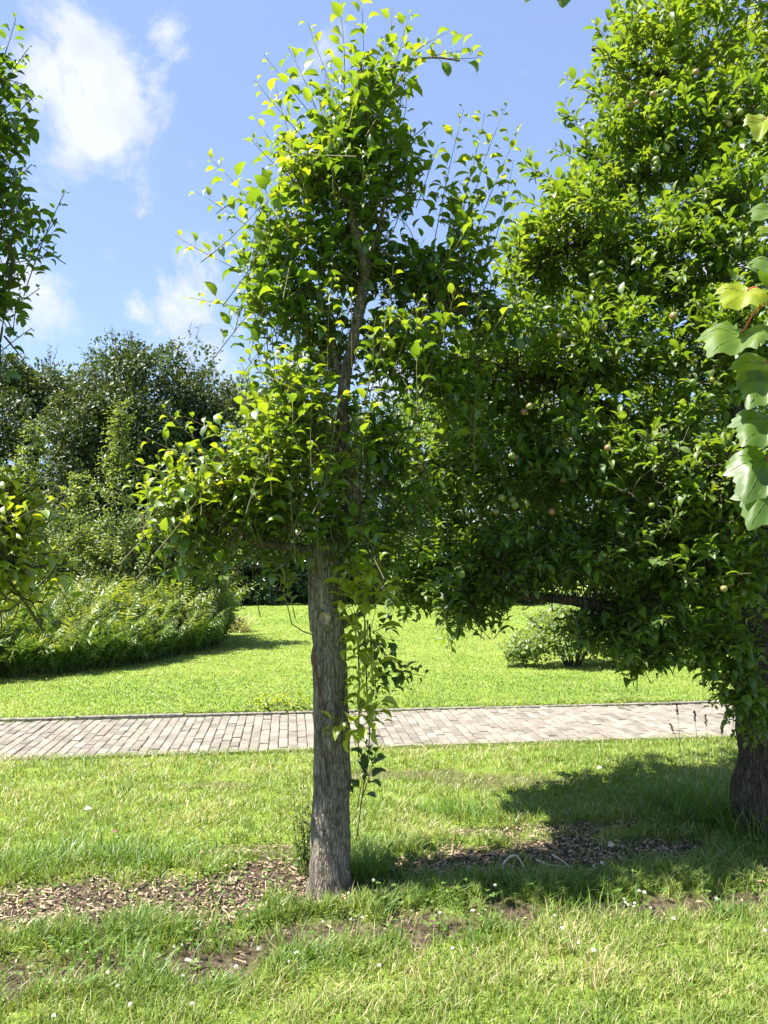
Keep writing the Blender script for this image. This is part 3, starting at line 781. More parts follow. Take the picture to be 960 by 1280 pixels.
# pruning scar
acc = Acc(); sc_c = w(408, 771, 0) + np.array([0, -.083, 0])
prof = [(.040, .012), (.041, -.006), (.036, -.016), (.029, -.016), (.025, -.010), (.012, -.008), (0.0005, -.009)]
vv_ = []
for r_, d_ in prof:
    for a in np.arange(28) / 28 * 6.2832: vv_.append(sc_c + np.array([math.cos(a) * r_ * (1 + .06 * math.sin(3 * a)), d_ * 1.0, math.sin(a) * r_ * 1.08]))
ff = []
for a in range(len(prof) - 1):
    for k in range(28): ff.append((a * 28 + k, a * 28 + (k + 1) % 28, (a + 1) * 28 + (k + 1) % 28, (a + 1) * 28 + k))
ff = np.array(ff); acc.add(vv_, [ff[:28 * 3]], 0, 0); acc.add(vv_, [ff[28 * 3:]], 0, 1)
acc.build('pruning_scar', [M_BARK, M_WOOD], trunk, base)
# strip of bare wood running up from the scar
acc = Acc(); tube(acc, spline([w(403, 762, -.078), w(402, 735, -.076), w(404, 705, -.074), w(410, 685, -.07)], 14), np.linspace(.006, .003, 14), 6); acc.build('bare_wood_strip', M_WOOD, trunk, base)

skel = []


def limb(parent, origin, pts, r0, r1, mat, n=26, seg=10, rough=.22, store=None, name='limb'):
    P = spline(pts, n); a = Acc(); tube(a, P, np.linspace(r0, r1, n), seg, 0.0, rough=rough, seed=len(skel), rfreq=22)
    if store is not None: store.extend(list(P))
    return a.build(name, mat, parent, origin)


pr = PY / F / 2
leader = [w(408, 690), w(424, 665, .0), w(440, 640, -.02), w(441, 612, -.03), w(431, 570, -.04), w(428, 520, -.03), w(432, 470, 0), w(441, 430), w(452, 370, .01), w(455, 330, .0), w(444, 292, -.02), w(438, 262, -.02), w(440, 200), w(447, 130), w(452, 80)]
Pl = spline(leader, 90); rl_ = np.interp(np.linspace(0, 14, 90), np.arange(15), np.array([34, 27, 22, 19, 17, 16, 15, 14, 14, 13, 12, 10, 8, 5, 2.5])) * pr
acc = Acc(); tube(acc, Pl, rl_, 14, 0.0, rough=.2, rfreq=24); skel.extend(list(Pl)); acc.build('limb', M_BARKB, pear, base)
limbs = [([w(400, 692), w(385, 688, -.04), w(362, 684, -.06), w(335, 680, -.08), w(305, 668, -.1), w(265, 645, -.15), w(225, 625, -.15)], 15, 4),
         ([w(430, 490), w(420, 450, .03), w(414, 410, .03), (w(405, 385, .03)), w(385, 360, .02), w(360, 330, 0)], 9, 4),
         ([w(441, 430), w(470, 425, .05), w(505, 408, .08), w(560, 392, .1), w(590, 370, .12)], 9, 4),
         ([w(455, 335), w(466, 305, .06), w(477, 270, .1), w(485, 225, .12), w(490, 170, .1)], 8, 3),
         ([w(440, 270), w(425, 240, -.04), w(405, 215, -.08), w(380, 200, -.1)], 7, 3),
         ([w(447, 140), w(470, 105), w(500, 80), w(540, 72), w(575, 76)], 5, 2),
         ([w(438, 640), w(455, 625, .1), w(480, 600, .15), w(500, 570, .2)], 7, 3),
         ([w(405, 690), w(430, 680, .1), w(470, 668, .2), w(505, 650, .3)], 8, 3),
         ([w(428, 545), w(410, 520, -.1), w(380, 500, -.2), w(350, 480, -.25)], 7, 3),
         ([w(430, 580), w(410, 560, .1), w(370, 550, .25), w(330, 530, .3)], 7, 3),
         ([w(430, 780), w(440, 772, -.03), w(455, 764, -.05), w(464, 740, -.05)], 12, 4)]
for pts, a, b2 in limbs: limb(pear, base, pts, a * pr, b2 * pr, M_BARKB, store=skel)

fol = Foliage(PEAR, 101)
skp = np.array(skel)
_o = np.argsort(Pl[:, 2])


def off_leader(p):
    xl = np.interp(p[:, 2], Pl[_o, 2], Pl[_o, 0]); yl = np.interp(p[:, 2], Pl[_o, 2], Pl[_o, 1])
    return ~((np.abs(p[:, 0] - xl + .012) < .062) & (p[:, 1] < yl + .03) & (p[:, 2] > 1.72) & (p[:, 2] < 2.75))


fol.clear = off_leader
# crown masses: pixel centre, depth offset, pixel radii, depth radius, number of shoots
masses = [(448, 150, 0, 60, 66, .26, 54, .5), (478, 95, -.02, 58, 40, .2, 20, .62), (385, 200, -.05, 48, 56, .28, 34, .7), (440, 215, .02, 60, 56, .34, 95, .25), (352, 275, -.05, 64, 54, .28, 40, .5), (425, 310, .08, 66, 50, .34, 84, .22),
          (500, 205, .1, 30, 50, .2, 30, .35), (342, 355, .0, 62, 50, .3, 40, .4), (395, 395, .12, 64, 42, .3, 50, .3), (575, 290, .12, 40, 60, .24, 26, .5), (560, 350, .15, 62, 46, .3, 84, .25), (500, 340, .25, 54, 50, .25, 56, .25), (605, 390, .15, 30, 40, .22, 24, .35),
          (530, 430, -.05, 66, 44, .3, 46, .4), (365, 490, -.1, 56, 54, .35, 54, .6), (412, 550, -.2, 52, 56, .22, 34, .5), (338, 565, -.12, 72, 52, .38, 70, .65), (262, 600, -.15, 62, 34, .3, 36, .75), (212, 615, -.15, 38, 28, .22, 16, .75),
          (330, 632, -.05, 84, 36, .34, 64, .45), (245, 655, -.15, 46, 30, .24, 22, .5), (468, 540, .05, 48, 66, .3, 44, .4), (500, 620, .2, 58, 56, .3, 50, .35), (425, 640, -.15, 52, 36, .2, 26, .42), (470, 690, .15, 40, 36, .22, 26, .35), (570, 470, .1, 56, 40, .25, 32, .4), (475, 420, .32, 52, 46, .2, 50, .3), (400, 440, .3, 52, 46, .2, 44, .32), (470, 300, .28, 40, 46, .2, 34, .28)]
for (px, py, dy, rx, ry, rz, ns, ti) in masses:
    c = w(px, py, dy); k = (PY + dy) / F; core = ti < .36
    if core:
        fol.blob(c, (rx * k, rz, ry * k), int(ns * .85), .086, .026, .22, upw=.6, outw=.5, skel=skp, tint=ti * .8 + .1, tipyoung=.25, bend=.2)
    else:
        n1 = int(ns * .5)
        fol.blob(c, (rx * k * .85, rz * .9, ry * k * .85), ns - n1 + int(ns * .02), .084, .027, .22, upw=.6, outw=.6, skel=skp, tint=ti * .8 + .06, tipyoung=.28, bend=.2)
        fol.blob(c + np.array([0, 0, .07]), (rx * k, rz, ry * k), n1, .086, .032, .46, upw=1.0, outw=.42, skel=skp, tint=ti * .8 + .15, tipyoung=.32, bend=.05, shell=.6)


def shoots_px(f, rows, size, spacing, tint, org=w, **kw):
    f.shoots(np.array([org(a, b, c) for a, b, c, *_ in rows]), np.array([org(r[3], r[4], r[5]) for r in rows]), size, spacing, tint=tint, bend=.05, **kw)


up_rows = [(425, 140, 0, 384, 28, .05), (430, 120, 0, 422, -2, 0), (455, 110, 0, 452, 0, -.05), (470, 110, 0, 490, 12, 0), (490, 105, 0, 512, 18, .03), (410, 170, -.05, 330, 68, -.05), (395, 190, -.05, 318, 100, -.1), (400, 150, 0, 360, 60, .05),
           (360, 220, 0, 312, 172, -.1), (345, 290, -.1, 262, 198, -.1), (350, 320, -.05, 245, 240, -.05), (330, 350, 0, 218, 294, -.1), (335, 390, 0, 236, 372, -.1), (340, 380, 0, 290, 300, -.15), (370, 250, 0, 320, 150, .1), (380, 220, .1, 345, 110, .1),
           (540, 320, .1, 580, 136, .1), (560, 310, .12, 606, 142, .05), (575, 330, .1, 634, 130, .1), (585, 320, .15, 648, 165, .15), (600, 360, .1, 642, 200, .1), (520, 260, .1, 548, 180, .1), (495, 200, .05, 535, 160, .05), (540, 350, -.1, 600, 250, -.1),
           (540, 72, 0, 602, 72, 0), (500, 80, 0, 560, 40, .05), (520, 75, 0, 590, 62, .1),
           (415, 520, -.25, 415, 345, -.28), (455, 500, -.25, 492, 330, -.3), (490, 470, -.2, 520, 375, -.25), (530, 470, -.15, 570, 360, -.2), (590, 440, -.1, 600, 362, -.15), (600, 440, -.1, 650, 372, -.1), (440, 460, -.25, 440, 365, -.3), (470, 480, -.3, 470, 395, -.3),
           (365, 560, -.4, 362, 430, -.4), (390, 610, -.4, 392, 470, -.4), (340, 620, -.4, 338, 480, -.42), (455, 600, -.3, 462, 470, -.3), (520, 520, -.1, 545, 420, -.15),
           (300, 610, -.2, 205, 512, -.2), (290, 600, -.2, 178, 545, -.2), (270, 620, -.2, 158, 606, -.2), (250, 610, -.2, 165, 580, -.1), (320, 560, -.2, 230, 520, -.2), (280, 580, -.1, 215, 560, -.3), (330, 540, 0, 300, 450, 0), (350, 520, 0, 330, 430, .1)]
shoots_px(fol, up_rows, .086, .031, .66, tipyoung=.35, n=9)
dr_rows = [(235, 650, -.15, 215, 740, -.15), (250, 655, -.2, 205, 725, -.2), (225, 640, -.1, 200, 700, -.15), (350, 680, -.1, 330, 730, -.12), (370, 685, -.05, 350, 715, -.1), (300, 665, -.1, 285, 705, -.1), (530, 430, .05, 540, 505, .05), (600, 440, .1, 615, 500, .1), (560, 440, .1, 572, 500, .08), (320, 430, -.2, 330, 505, -.25), (410, 660, -.12, 372, 700, -.15), (415, 665, -.12, 425, 712, -.16)]
shoots_px(fol, dr_rows, .085, .022, .3, tipyoung=.1, flat=0, rise=.7)
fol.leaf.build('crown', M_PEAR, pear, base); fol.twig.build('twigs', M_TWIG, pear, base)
# bright shoots sprouting from the stub on the trunk
fs = Foliage(PEAR, 55)
rows = [(450, 768, -.05, 462, 650, -.06), (455, 765, -.05, 448, 700, -.1), (458, 765, -.05, 480, 720, -.02), (445, 775, -.07, 425, 735, -.14), (452, 770, -.05, 470, 745, -.15), (456, 770, -.04, 448, 840, -.12), (460, 775, -.04, 455, 850, -.1), (462, 860, -.06, 438, 905, -.12), (455, 880, -.1, 405, 918, -.16), (458, 900, -.08, 466, 870, -.14), (440, 900, -.12, 462, 912, -.16), (455, 850, -.06, 440, 862, -.15)]
SUCK = rows + [(452, 790, -.06, 436, 745, -.12), (460, 800, -.05, 470, 760, -.1), (456, 830, -.06, 445, 800, -.12), (458, 870, -.08, 450, 835, -.14), (462, 910, -.06, 470, 880, -.12), (452, 740, -.06, 440, 700, -.14), (455, 760, -.08, 485, 742, -.2), (448, 740, -.1, 462, 705, -.22), (450, 760, -.1, 430, 722, -.22), (458, 850, -.1, 470, 812, -.2), (455, 800, -.1, 440, 770, -.2), (462, 900, -.1, 430, 920, -.2), (458, 880, -.1, 475, 905, -.2), (460, 840, -.08, 476, 868, -.15)]
for k, r_ in enumerate(SUCK):
    fs = Foliage(PEAR, 500 + k); shoots_px(fs, [r_], .1, .024, .6, tipyoung=.2)
    o = fs.twig.build('sucker_shoot', M_TWIG, pear, base); fs.leaf.build('leaves', M_LIME, o, base); o['label'] = 'bright lime green young shoot sprouting beside the trunk'
fd = Foliage(PEAR, 56)
rows = [(458, 775, 0, 478, 850, .02), (470, 800, .02, 500, 835, .02), (480, 815, .02, 512, 862, .02), (490, 835, .02, 530, 845, .03), (462, 790, 0, 470, 870, 0), (455, 980, -.02, 465, 915, 0), (452, 1000, -.02, 470, 940, .02), (470, 790, .05, 490, 800, .05), (447, 1010, -.03, 456, 960, -.05)]
rows += [(478, 800, .02, 488, 870, .03), (490, 825, .0, 505, 850, -.02), (466, 790, -.02, 490, 780, -.05)]
for k, r_ in enumerate(rows):
    fd = Foliage(PEAR, 540 + k); shoots_px(fd, [r_], .078, .02, .2, tipyoung=.1, flat=0)
    o = fd.twig.build('shaded_shoot', M_BARKB, pear, base); fd.leaf.build('leaves', M_PEAR, o, base)
for pts in ([w(456, 775), w(458, 850), w(462, 920), w(456, 970), w(447, 1040)], [w(447, 780, .02), w(449, 860, .02), w(448, 940)], [w(462, 780), w(466, 850, .02)]):
    acc = Acc(); tube(acc, spline(pts + [pts[-1] + np.array([.004, 0, -.01])], 14), np.linspace(.0042, .0022, 14), 6); acc.build('shoot_stem', M_TWIG, pear, base)

# thin weed beside the trunk
wb = G(378, 1098)
weed = thing('sapling', wb, 'thin wispy seedling with tiny leaves growing left of the bare pear trunk', 'plant')
fw = Foliage(APPLE, 77)
ww = lambda a, b, c=0: W(a, b, wb[1] + c)
rows = [(382, 1100, 0, 372, 1000, 0), (380, 1090, .03, 362, 955, .02), (384, 1095, 0, 386, 985, .02), (376, 1095, -.04, 368, 1030, -.05), (384, 1080, .02, 378, 1020, .05), (384, 1100, .03, 390, 1040, .03)]
rows += [(380, 1095, .02, 366, 985, .03), (386, 1095, 0, 380, 965, .0), (382, 1090, -.03, 392, 1010, -.03), (378, 1095, 0, 360, 1060, 0)]
shoots_px(fw, rows, .04, .014, .55, org=ww, t0=.1)
crown(fw, [M_APPLE, M_TWIG], weed, wb, 'foliage')

# ------------------------------------------------------------------ pear tree at the left edge of the frame
lb = np.array([-1.42, 1.7, 0]); lb[2] = ground_z(lb[:1], lb[1:2])[0]
LY = lb[1]
lp = thing('pear_tree', lb, 'partly seen pear tree at the left edge, dark leafy side against the sky', 'tree')
acc = Acc(); P = spline([lb + (0, 0, -.06), lb + (.01, 0, .5), lb + (-.02, .02, 1.1), lb + (.02, 0, 1.7), lb + (.05, 0, 2.3), lb + (0, 0, 3.0), lb + (.03, 0, 3.9)], 60)
tube(acc, P, np.interp(np.linspace(0, 6, 60), range(7), [.08, .072, .068, .06, .034, .024, .01]), 24, 0.0, rough=.16, rfreq=20); acc.build('trunk', M_BARK, lp, lb)
sk2 = list(P[30:])
wl = lambda a, b, c=0: W(a, b, LY + c)
for pts in ([lb + (.02, 0, 1.55), lb + (.3, -.05, 1.6), wl(-60, 690, -.1), wl(-10, 660, -.12)], [lb + (.05, 0, 2.1), wl(-160, 480), wl(-70, 420), wl(-10, 380)], [lb + (.03, 0, 2.6), wl(-150, 330, .1), wl(-80, 260, .1), wl(-30, 200, .1)], [lb + (.03, 0, 2.9), wl(-150, 200, 0), wl(-70, 110, 0), wl(-20, 60, 0)],
            [lb + (0, 0, 2.2), lb + (-.4, .2, 2.6), lb + (-.7, .2, 2.9)], [lb + (0, 0, 2.6), lb + (-.1, -.4, 2.9), lb + (-.1, -.7, 3.1)], [lb + (.02, 0, 1.8), lb + (.1, .5, 2.0), lb + (.2, .8, 2.2)]):
    limb(lp, lb, pts, .014, .004, M_BARKB, store=sk2)
fl = Foliage(PEAR, 202); sk2 = np.array(sk2)
for (px, py, dy, rx, ry, rz, ns, ti) in [(-35, 120, 0, 62, 90, .3, 66, .25), (-40, 230, .05, 70, 70, .3, 60, .2), (-55, 330, 0, 75, 60, .3, 56, .2), (-80, 400, 0, 50, 40, .2, 14, .25), (-150, 220, 0, 100, 190, .45, 60, .3), (-270, 150, 0, 130, 200, .5, 50, .5), (-330, 350, .1, 110, 120, .5, 30, .4),
                                         (-15, 640, -.12, 62, 44, .25, 44, 1.0), (8, 690, -.12, 62, 42, .25, 38, .95), (-100, 650, -.1, 60, 50, .3, 20, .8), (-15, 600, -.1, 44, 32, .2, 18, 1.0)]:  # low branch: leaf tint raised in place of the sunlight its crown blocks
    k = (LY + dy) / F
    fl.blob(wl(px, py, dy), (rx * k, rz * .75, ry * k), int(ns * 1.15), .041, .0125, .135, upw=.7, outw=.6, skel=sk2, link=.25, r0=.0016, tint=ti * .8 + .1)
shoots_px(fl, [(30, 370, 0, 82, 238, 0), (20, 360, 0, 70, 275, 0), (0, 330, 0, 66, 320, 0), (-10, 300, 0, 52, 262, 0), (-10, 130, 0, 36, 60, 0), (-10, 110, 0, 20, 22, 0), (-15, 190, 0, 44, 118, 0), (0, 440, 0, 40, 410, 0), (-10, 400, 0, 50, 360, 0), (-10, 250, 0, 40, 205, 0)], .033, .0115, .25, org=wl, r0=.0016)
shoots_px(fl, [(-10, 690, -.1, 88, 640, -.12), (0, 700, -.1, 78, 690, -.15), (-10, 650, -.12, 52, 600, -.15), (-20, 660, -.1, 30, 588, -.1), (0, 660, -.1, 66, 620, -.05), (10, 690, -.1, 40, 740, -.15), (0, 660, -.2, 98, 610, -.2)], .034, .0135, .85, org=wl, r0=.0016)
shoots_px(fl, [(-5, 440, 0, 8, 500, 0), (5, 420, 0, 30, 450, 0), (0, 430, 0, 2, 480, .05)], .036, .016, .2, org=wl, flat=0)
crown(fl, [M_PEAR, M_DTWIG], lp, lb)

# ------------------------------------------------------------------ apple tree on the right
ab = G(938, 1040); AY = ab[1]
ap = thing('apple_tree', ab, 'broad spreading apple tree with small green fruit and dark trunk at the right edge', 'tree')
wa = lambda a, b, c=0: W(a, b, AY + c)
acc = Acc(); P = spline([ab + (0.03, 0, -.1), ab + (.035, 0, .1), wa(950, 960, .02), wa(953, 900, .05), wa(953, 830, .08), wa(945, 760, .12), wa(940, 690, .15)], 110)
rad = np.interp(np.linspace(0, 6, 110), range(7), [.145, .135, .13, .13, .135, .14, .09])
seg = 64; ring = tube(acc, P, rad, seg, 0.0); V = acc.v[0].reshape(110, seg, 3); D = nrm(V - P[:, None]); q = V.reshape(-1, 3) * np.array([1, 1, .2])
V = V + D * ((np.abs(fbm(q, 22, 3) - .5) * 2 - .25).reshape(110, seg) * .014 + (fbm(V.reshape(-1, 3), 6, 2) - .5).reshape(110, seg) * .05)[:, :, None]; acc.v[0] = V.reshape(-1, 3)
acc.build('trunk', M_BARKA, ap, ab)
sk3 = []
al = [([wa(940, 800, .05), wa(890, 785, .0), wa(840, 775, -.1), wa(780, 765, -.2), wa(720, 752, -.25), wa(660, 745, -.3)], .07, .02),
      ([wa(930, 770, .1), wa(860, 745, .2), wa(780, 728, .3), wa(720, 712, .35), wa(650, 700, .4), (wa(600, 690, .4))], .06, .014),
      ([wa(940, 740, .1), wa(925, 600, .15), wa(915, 480, .2), wa(900, 360, .2), wa(890, 260, .15), wa(900, 190, .1), wa(880, 130, .05), wa(830, 95, 0), wa(780, 75, 0), wa(740, 60, 0)], .09, .014),
      ([wa(905, 260, .15), wa(860, 225, .2), wa(800, 225, .2), wa(740, 245, .2), wa(700, 250, .2)], .04, .01),
      ([wa(915, 460, .2), wa(860, 380, .1), wa(800, 320, 0), wa(740, 300, -.1), wa(690, 320, -.1)], .045, .01),
      ([wa(930, 650, .15), wa(840, 560, 0), wa(740, 500, -.1), wa(660, 470, -.15), wa(600, 450, -.2)], .05, .01),
      ([wa(935, 690, .1), wa(820, 640, .2), wa(700, 600, .3), wa(600, 580, .35), wa(540, 570, .4)], .05, .01),
      ([wa(940, 720, .1), wa(900, 650, -.4), wa(875, 610, -.7), wa(845, 570, -.85), wa(835, 550, -.9)], .03, .003),
      ([wa(950, 700, .1), wa(1010, 560, 0), wa(1080, 420, 0), wa(1130, 260, .1)], .07, .012),
      ([wa(950, 760, .1), wa(1040, 700, .1), wa(1150, 640, .2)], .06, .012),
      ([wa(920, 560, .2), wa(900, 480, .7), wa(860, 380, 1.2)], .05, .012),
      ([wa(900, 300, .2), wa(960, 180, .1), wa(1000, 60, .1), wa(1010, -60, .1)], .05, .01),
      ([wa(925, 640, .2), wa(800, 560, .9), wa(700, 520, 1.3)], .05, .012)]
for pts, a, b2 in al: limb(ap, ab, pts, a, b2, M_BARKA, n=40, store=sk3, rough=.3)
sk3 = np.array(sk3)
fa = Foliage(APPLE, 303)
am = [(880, 40, 0, 130, 90, .7, 230, .62), (800, 90, -.1, 80, 90, .5, 130, .62), (960, -40, 0, 170, 100, .8, 150, .6), (780, 200, -.05, 82, 72, .5, 130, .45), (860, 160, -.3, 90, 80, .4, 110, .5), (720, 285, -.1, 78, 70, .5, 150, .55), (800, 330, -.25, 90, 80, .5, 150, .5), (660, 330, .1, 50, 80, .4, 90, .6),
      (900, 330, -.35, 90, 90, .5, 130, .4), (880, 440, -.5, 90, 80, .5, 140, .5), (760, 430, -.3, 90, 70, .5, 140, .45), (650, 440, -.1, 80, 70, .5, 130, .4), (585, 470, .1, 70, 70, .4, 90, .4), (540, 560, .35, 66, 80, .4, 90, .4), (620, 570, .0, 90, 80, .5, 150, .3),
      (720, 560, -.3, 90, 80, .5, 160, .35), (830, 560, -.55, 90, 90, .45, 150, .45), (900, 600, -.75, 80, 80, .35, 130, .6), (920, 700, -.6, 70, 80, .4, 120, .55), (850, 680, -.5, 80, 70, .45, 130, .4), (760, 680, -.3, 90, 60, .5, 130, .25), (660, 690, -.1, 90, 56, .5, 140, .2), (580, 690, .15, 70, 56, .45, 110, .2),
      (520, 660, .4, 60, 76, .4, 100, .3), (515, 725, .3, 46, 46, .35, 60, .3), (600, 745, .0, 60, 36, .35, 60, .2), (820, 765, -.35, 80, 46, .4, 90, .4), (895, 800, -.3, 60, 46, .3, 60, .4), (935, 870, -.3, 40, 40, .18, 30, .55), (780, 450, .6, 150, 120, .7, 160, .4), (660, 560, .9, 130, 110, .6, 130, .4), (860, 250, .7, 130, 130, .6, 150, .4), (880, 620, .7, 130, 110, .6, 110, .3),
      (920, 260, -.55, 60, 80, .4, 90, .4), (930, 420, -.7, 60, 90, .4, 100, .45), (945, 130, -.4, 70, 80, .4, 90, .5), (735, 782, -.25, 46, 24, .3, 36, .25), (800, 805, -.4, 54, 32, .3, 60, .35), (565, 735, .15, 46, 36, .3, 50, .2), (600, 620, .6, 120, 80, .5, 120, .35), (600, 500, .7, 90, 90, .5, 90, .4), (720, 640, .7, 110, 70, .5, 100, .3), (700, 370, .6, 90, 90, .5, 100, .45), (800, 550, .9, 120, 90, .5, 90, .35), (960, 500, .6, 100, 160, .5, 110, .35), (820, 300, 1.35, 120, 110, .5, 110, .4), (720, 420, 1.35, 110, 110, .5, 110, .4), (900, 480, 1.3, 110, 120, .5, 90, .4), (1060, 130, 0, 140, 150, .8, 150, .5), (1080, 380, 0, 140, 150, .8, 170, .5), (1080, 620, 0, 150, 140, .8, 170, .5), (1060, 780, -.1, 100, 70, .6, 60, .4), (1180, 480, 0, 110, 220, .8, 110, .5)]
for (px, py, dy, rx, ry, rz, ns, ti) in am:
    k = (AY + dy) / F
    fa.blob(wa(px, py, dy), (rx * k, rz, ry * k), ns, .083, .0175, .19, upw=.35, outw=.75, skel=sk3, tint=ti * .8 + .1, rise=.75, tipyoung=.25, n=5, shell=.3, link=.3)
ar = [(770, 60, 0, 742, 28, 0), (740, 120, 0, 706, 98, 0), (730, 150, 0, 698, 148, 0), (730, 170, 0, 705, 130, .05), (760, 40, 0, 770, 0, 0), (700, 230, 0, 650, 205, 0), (680, 260, 0, 640, 250, 0), (720, 200, 0, 690, 185, 0), (670, 230, 0, 660, 195, .1), (560, 760, 0, 562, 812, -.02), (590, 750, 0, 570, 800, 0), (760, 770, -.3, 800, 838, -.4), (810, 780, -.4, 826, 845, -.45), (530, 740, .2, 520, 775, .2), (640, 690, -.2, 520, 735, -.25), (500, 700, .3, 490, 760, .3), (600, 750, -.1, 560, 795, -.15), (850, 790, -.5, 900, 850, -.5), (940, 830, -.35, 905, 905, -.4), (930, 850, -.3, 915, 925, -.35), (945, 860, -.3, 940, 935, -.35), (940, 840, -.35, 920, 890, -.45), (955, 840, -.3, 960, 930, -.35), (935, 800, -.35, 900, 870, -.45), (925, 810, -.35, 890, 885, -.4), (950, 830, -.35, 935, 930, -.4), (930, 820, -.3, 955, 910, -.4), (890, 800, -.4, 880, 850, -.5)]
shoots_px(fa, ar, .085, .014, .45, org=wa, rise=.7)
fa.leaf.build('crown', M_APPLE, ap, ab); fa.twig.build('twigs', M_DTWIG, ap, ab)
# young apples, each on its own stalk
prof = [(0, -.78), (.35, -.86), (.75, -.6), (.98, -.05), (.9, .48), (.6, .8), (.25, .84), (0.02, .68)]
me_acc = Acc(); vv_ = []
for r_, z_ in prof:
    for a in np.arange(12) / 12 * 6.2832: vv_.append((r_ * math.cos(a), r_ * math.sin(a), z_))
ff = [(a * 12 + k, a * 12 + (k + 1) % 12, (a + 1) * 12 + (k + 1) % 12, (a + 1) * 12 + k) for a in range(7) for k in range(12)]
me_acc.add(np.array(vv_) * .0175, [np.array(ff)], 0, 0); tube(me_acc, [(0, 0, .014), (.003, 0, .028), (.007, .002, .045)], .0014, 5, 0, 1)
ap_me = None
fruit = [(796, 128), (788, 132), (816, 118), (820, 200), (822, 205), (833, 117), (910, 145), (908, 152), (925, 140), (912, 155), (928, 150), (820, 205), (818, 212), (930, 248), (918, 286), (930, 291), (925, 298), (740, 345), (752, 330), (846, 390), (842, 395), (755, 410), (655, 515), (662, 508), (683, 502), (645, 572), (640, 570), (627, 622), (641, 625), (644, 632), (815, 632), (826, 460), (866, 478), (890, 475), (912, 730), (905, 736), (873, 598), (620, 640), (577, 718), (700, 420), (770, 285), (850, 350), (880, 395), (705, 600), (760, 560), (690, 640), (950, 180), (870, 90), (845, 60)]
for k, (px, py) in enumerate(fruit):
    loc = wa(px, py, -.62 + .25 * math.sin(k * 2.1) - (.25 if py > 420 and px > 780 else 0)) 
    if k == 0:
        o = me_acc.build('apple', [M_FRUIT, M_TWIG], ap); first = o
    else:
        o = first.copy(); COL.objects.link(o); o.parent = ap
    o.location = tuple(loc - ab); o.rotation_euler = (rng.normal(0, .5), rng.normal(0, .5), rng.uniform(0, 6)); sx = rng.uniform(.8, 1.15); o.scale = (sx, sx, sx * rng.uniform(.92, 1.08))

# ------------------------------------------------------------------ maple whose branch ends reach in from the right and from above
mb = np.array([1.75, 1.5, 0.0]); mb[2] = ground_z(mb[:1], mb[1:2])[0]
MY = 1.3
mt = thing('maple_tree', mb, 'maple with big lobed pale green leaves on red stalks reaching in from the right edge', 'tree')
acc = Acc(); tube(acc, spline([mb + (0, 0, -.05), mb + (.02, 0, .8), mb + (0, .02, 1.6), mb + (-.03, 0, 2.4), mb + (0, 0, 3.2)], 50), np.linspace(.05, .018, 50), 16, 0, rough=.12, rfreq=20); acc.build('trunk', M_BARKB, mt, mb)
wm = lambda a, b, c=0: W(a, b, MY + c)
br = [[mb + (0, .01, 1.75), wm(1150, 430, .05), wm(1040, 400), wm(975, 385), wm(955, 372)], [mb + (-.02, 0, 2.0), wm(1120, 200, .1), wm(1000, 210, .05), wm(960, 235)], [mb + (-.03, 0, 2.5), wm(1000, -120, 0), wm(800, -90, 0), wm(700, -50, 0)], [wm(1040, 400), wm(1000, 450, .02), wm(975, 540), wm(972, 640)]]
for pts in br: limb(mt, mb, pts, .009, .003, M_BARKB, n=24, seg=8, rough=.05)
# five lobed leaf outline, tip towards +y
half = [(0, -.0), (.10, -.10), (.24, -.15), (.36, -.10), (.40, .02), (.50, .08), (.56, .20), (.50, .26), (.55, .36), (.50, .42), (.53, .54), (.42, .55), (.34, .53), (.33, .62), (.26, .66), (.24, .76), (.14, .82), (.09, .92), (0, 1.0)]
outl = np.array([(x_, y_) for x_, y_ in half] + [(-x_, y_) for x_, y_ in half[-2:0:-1]])


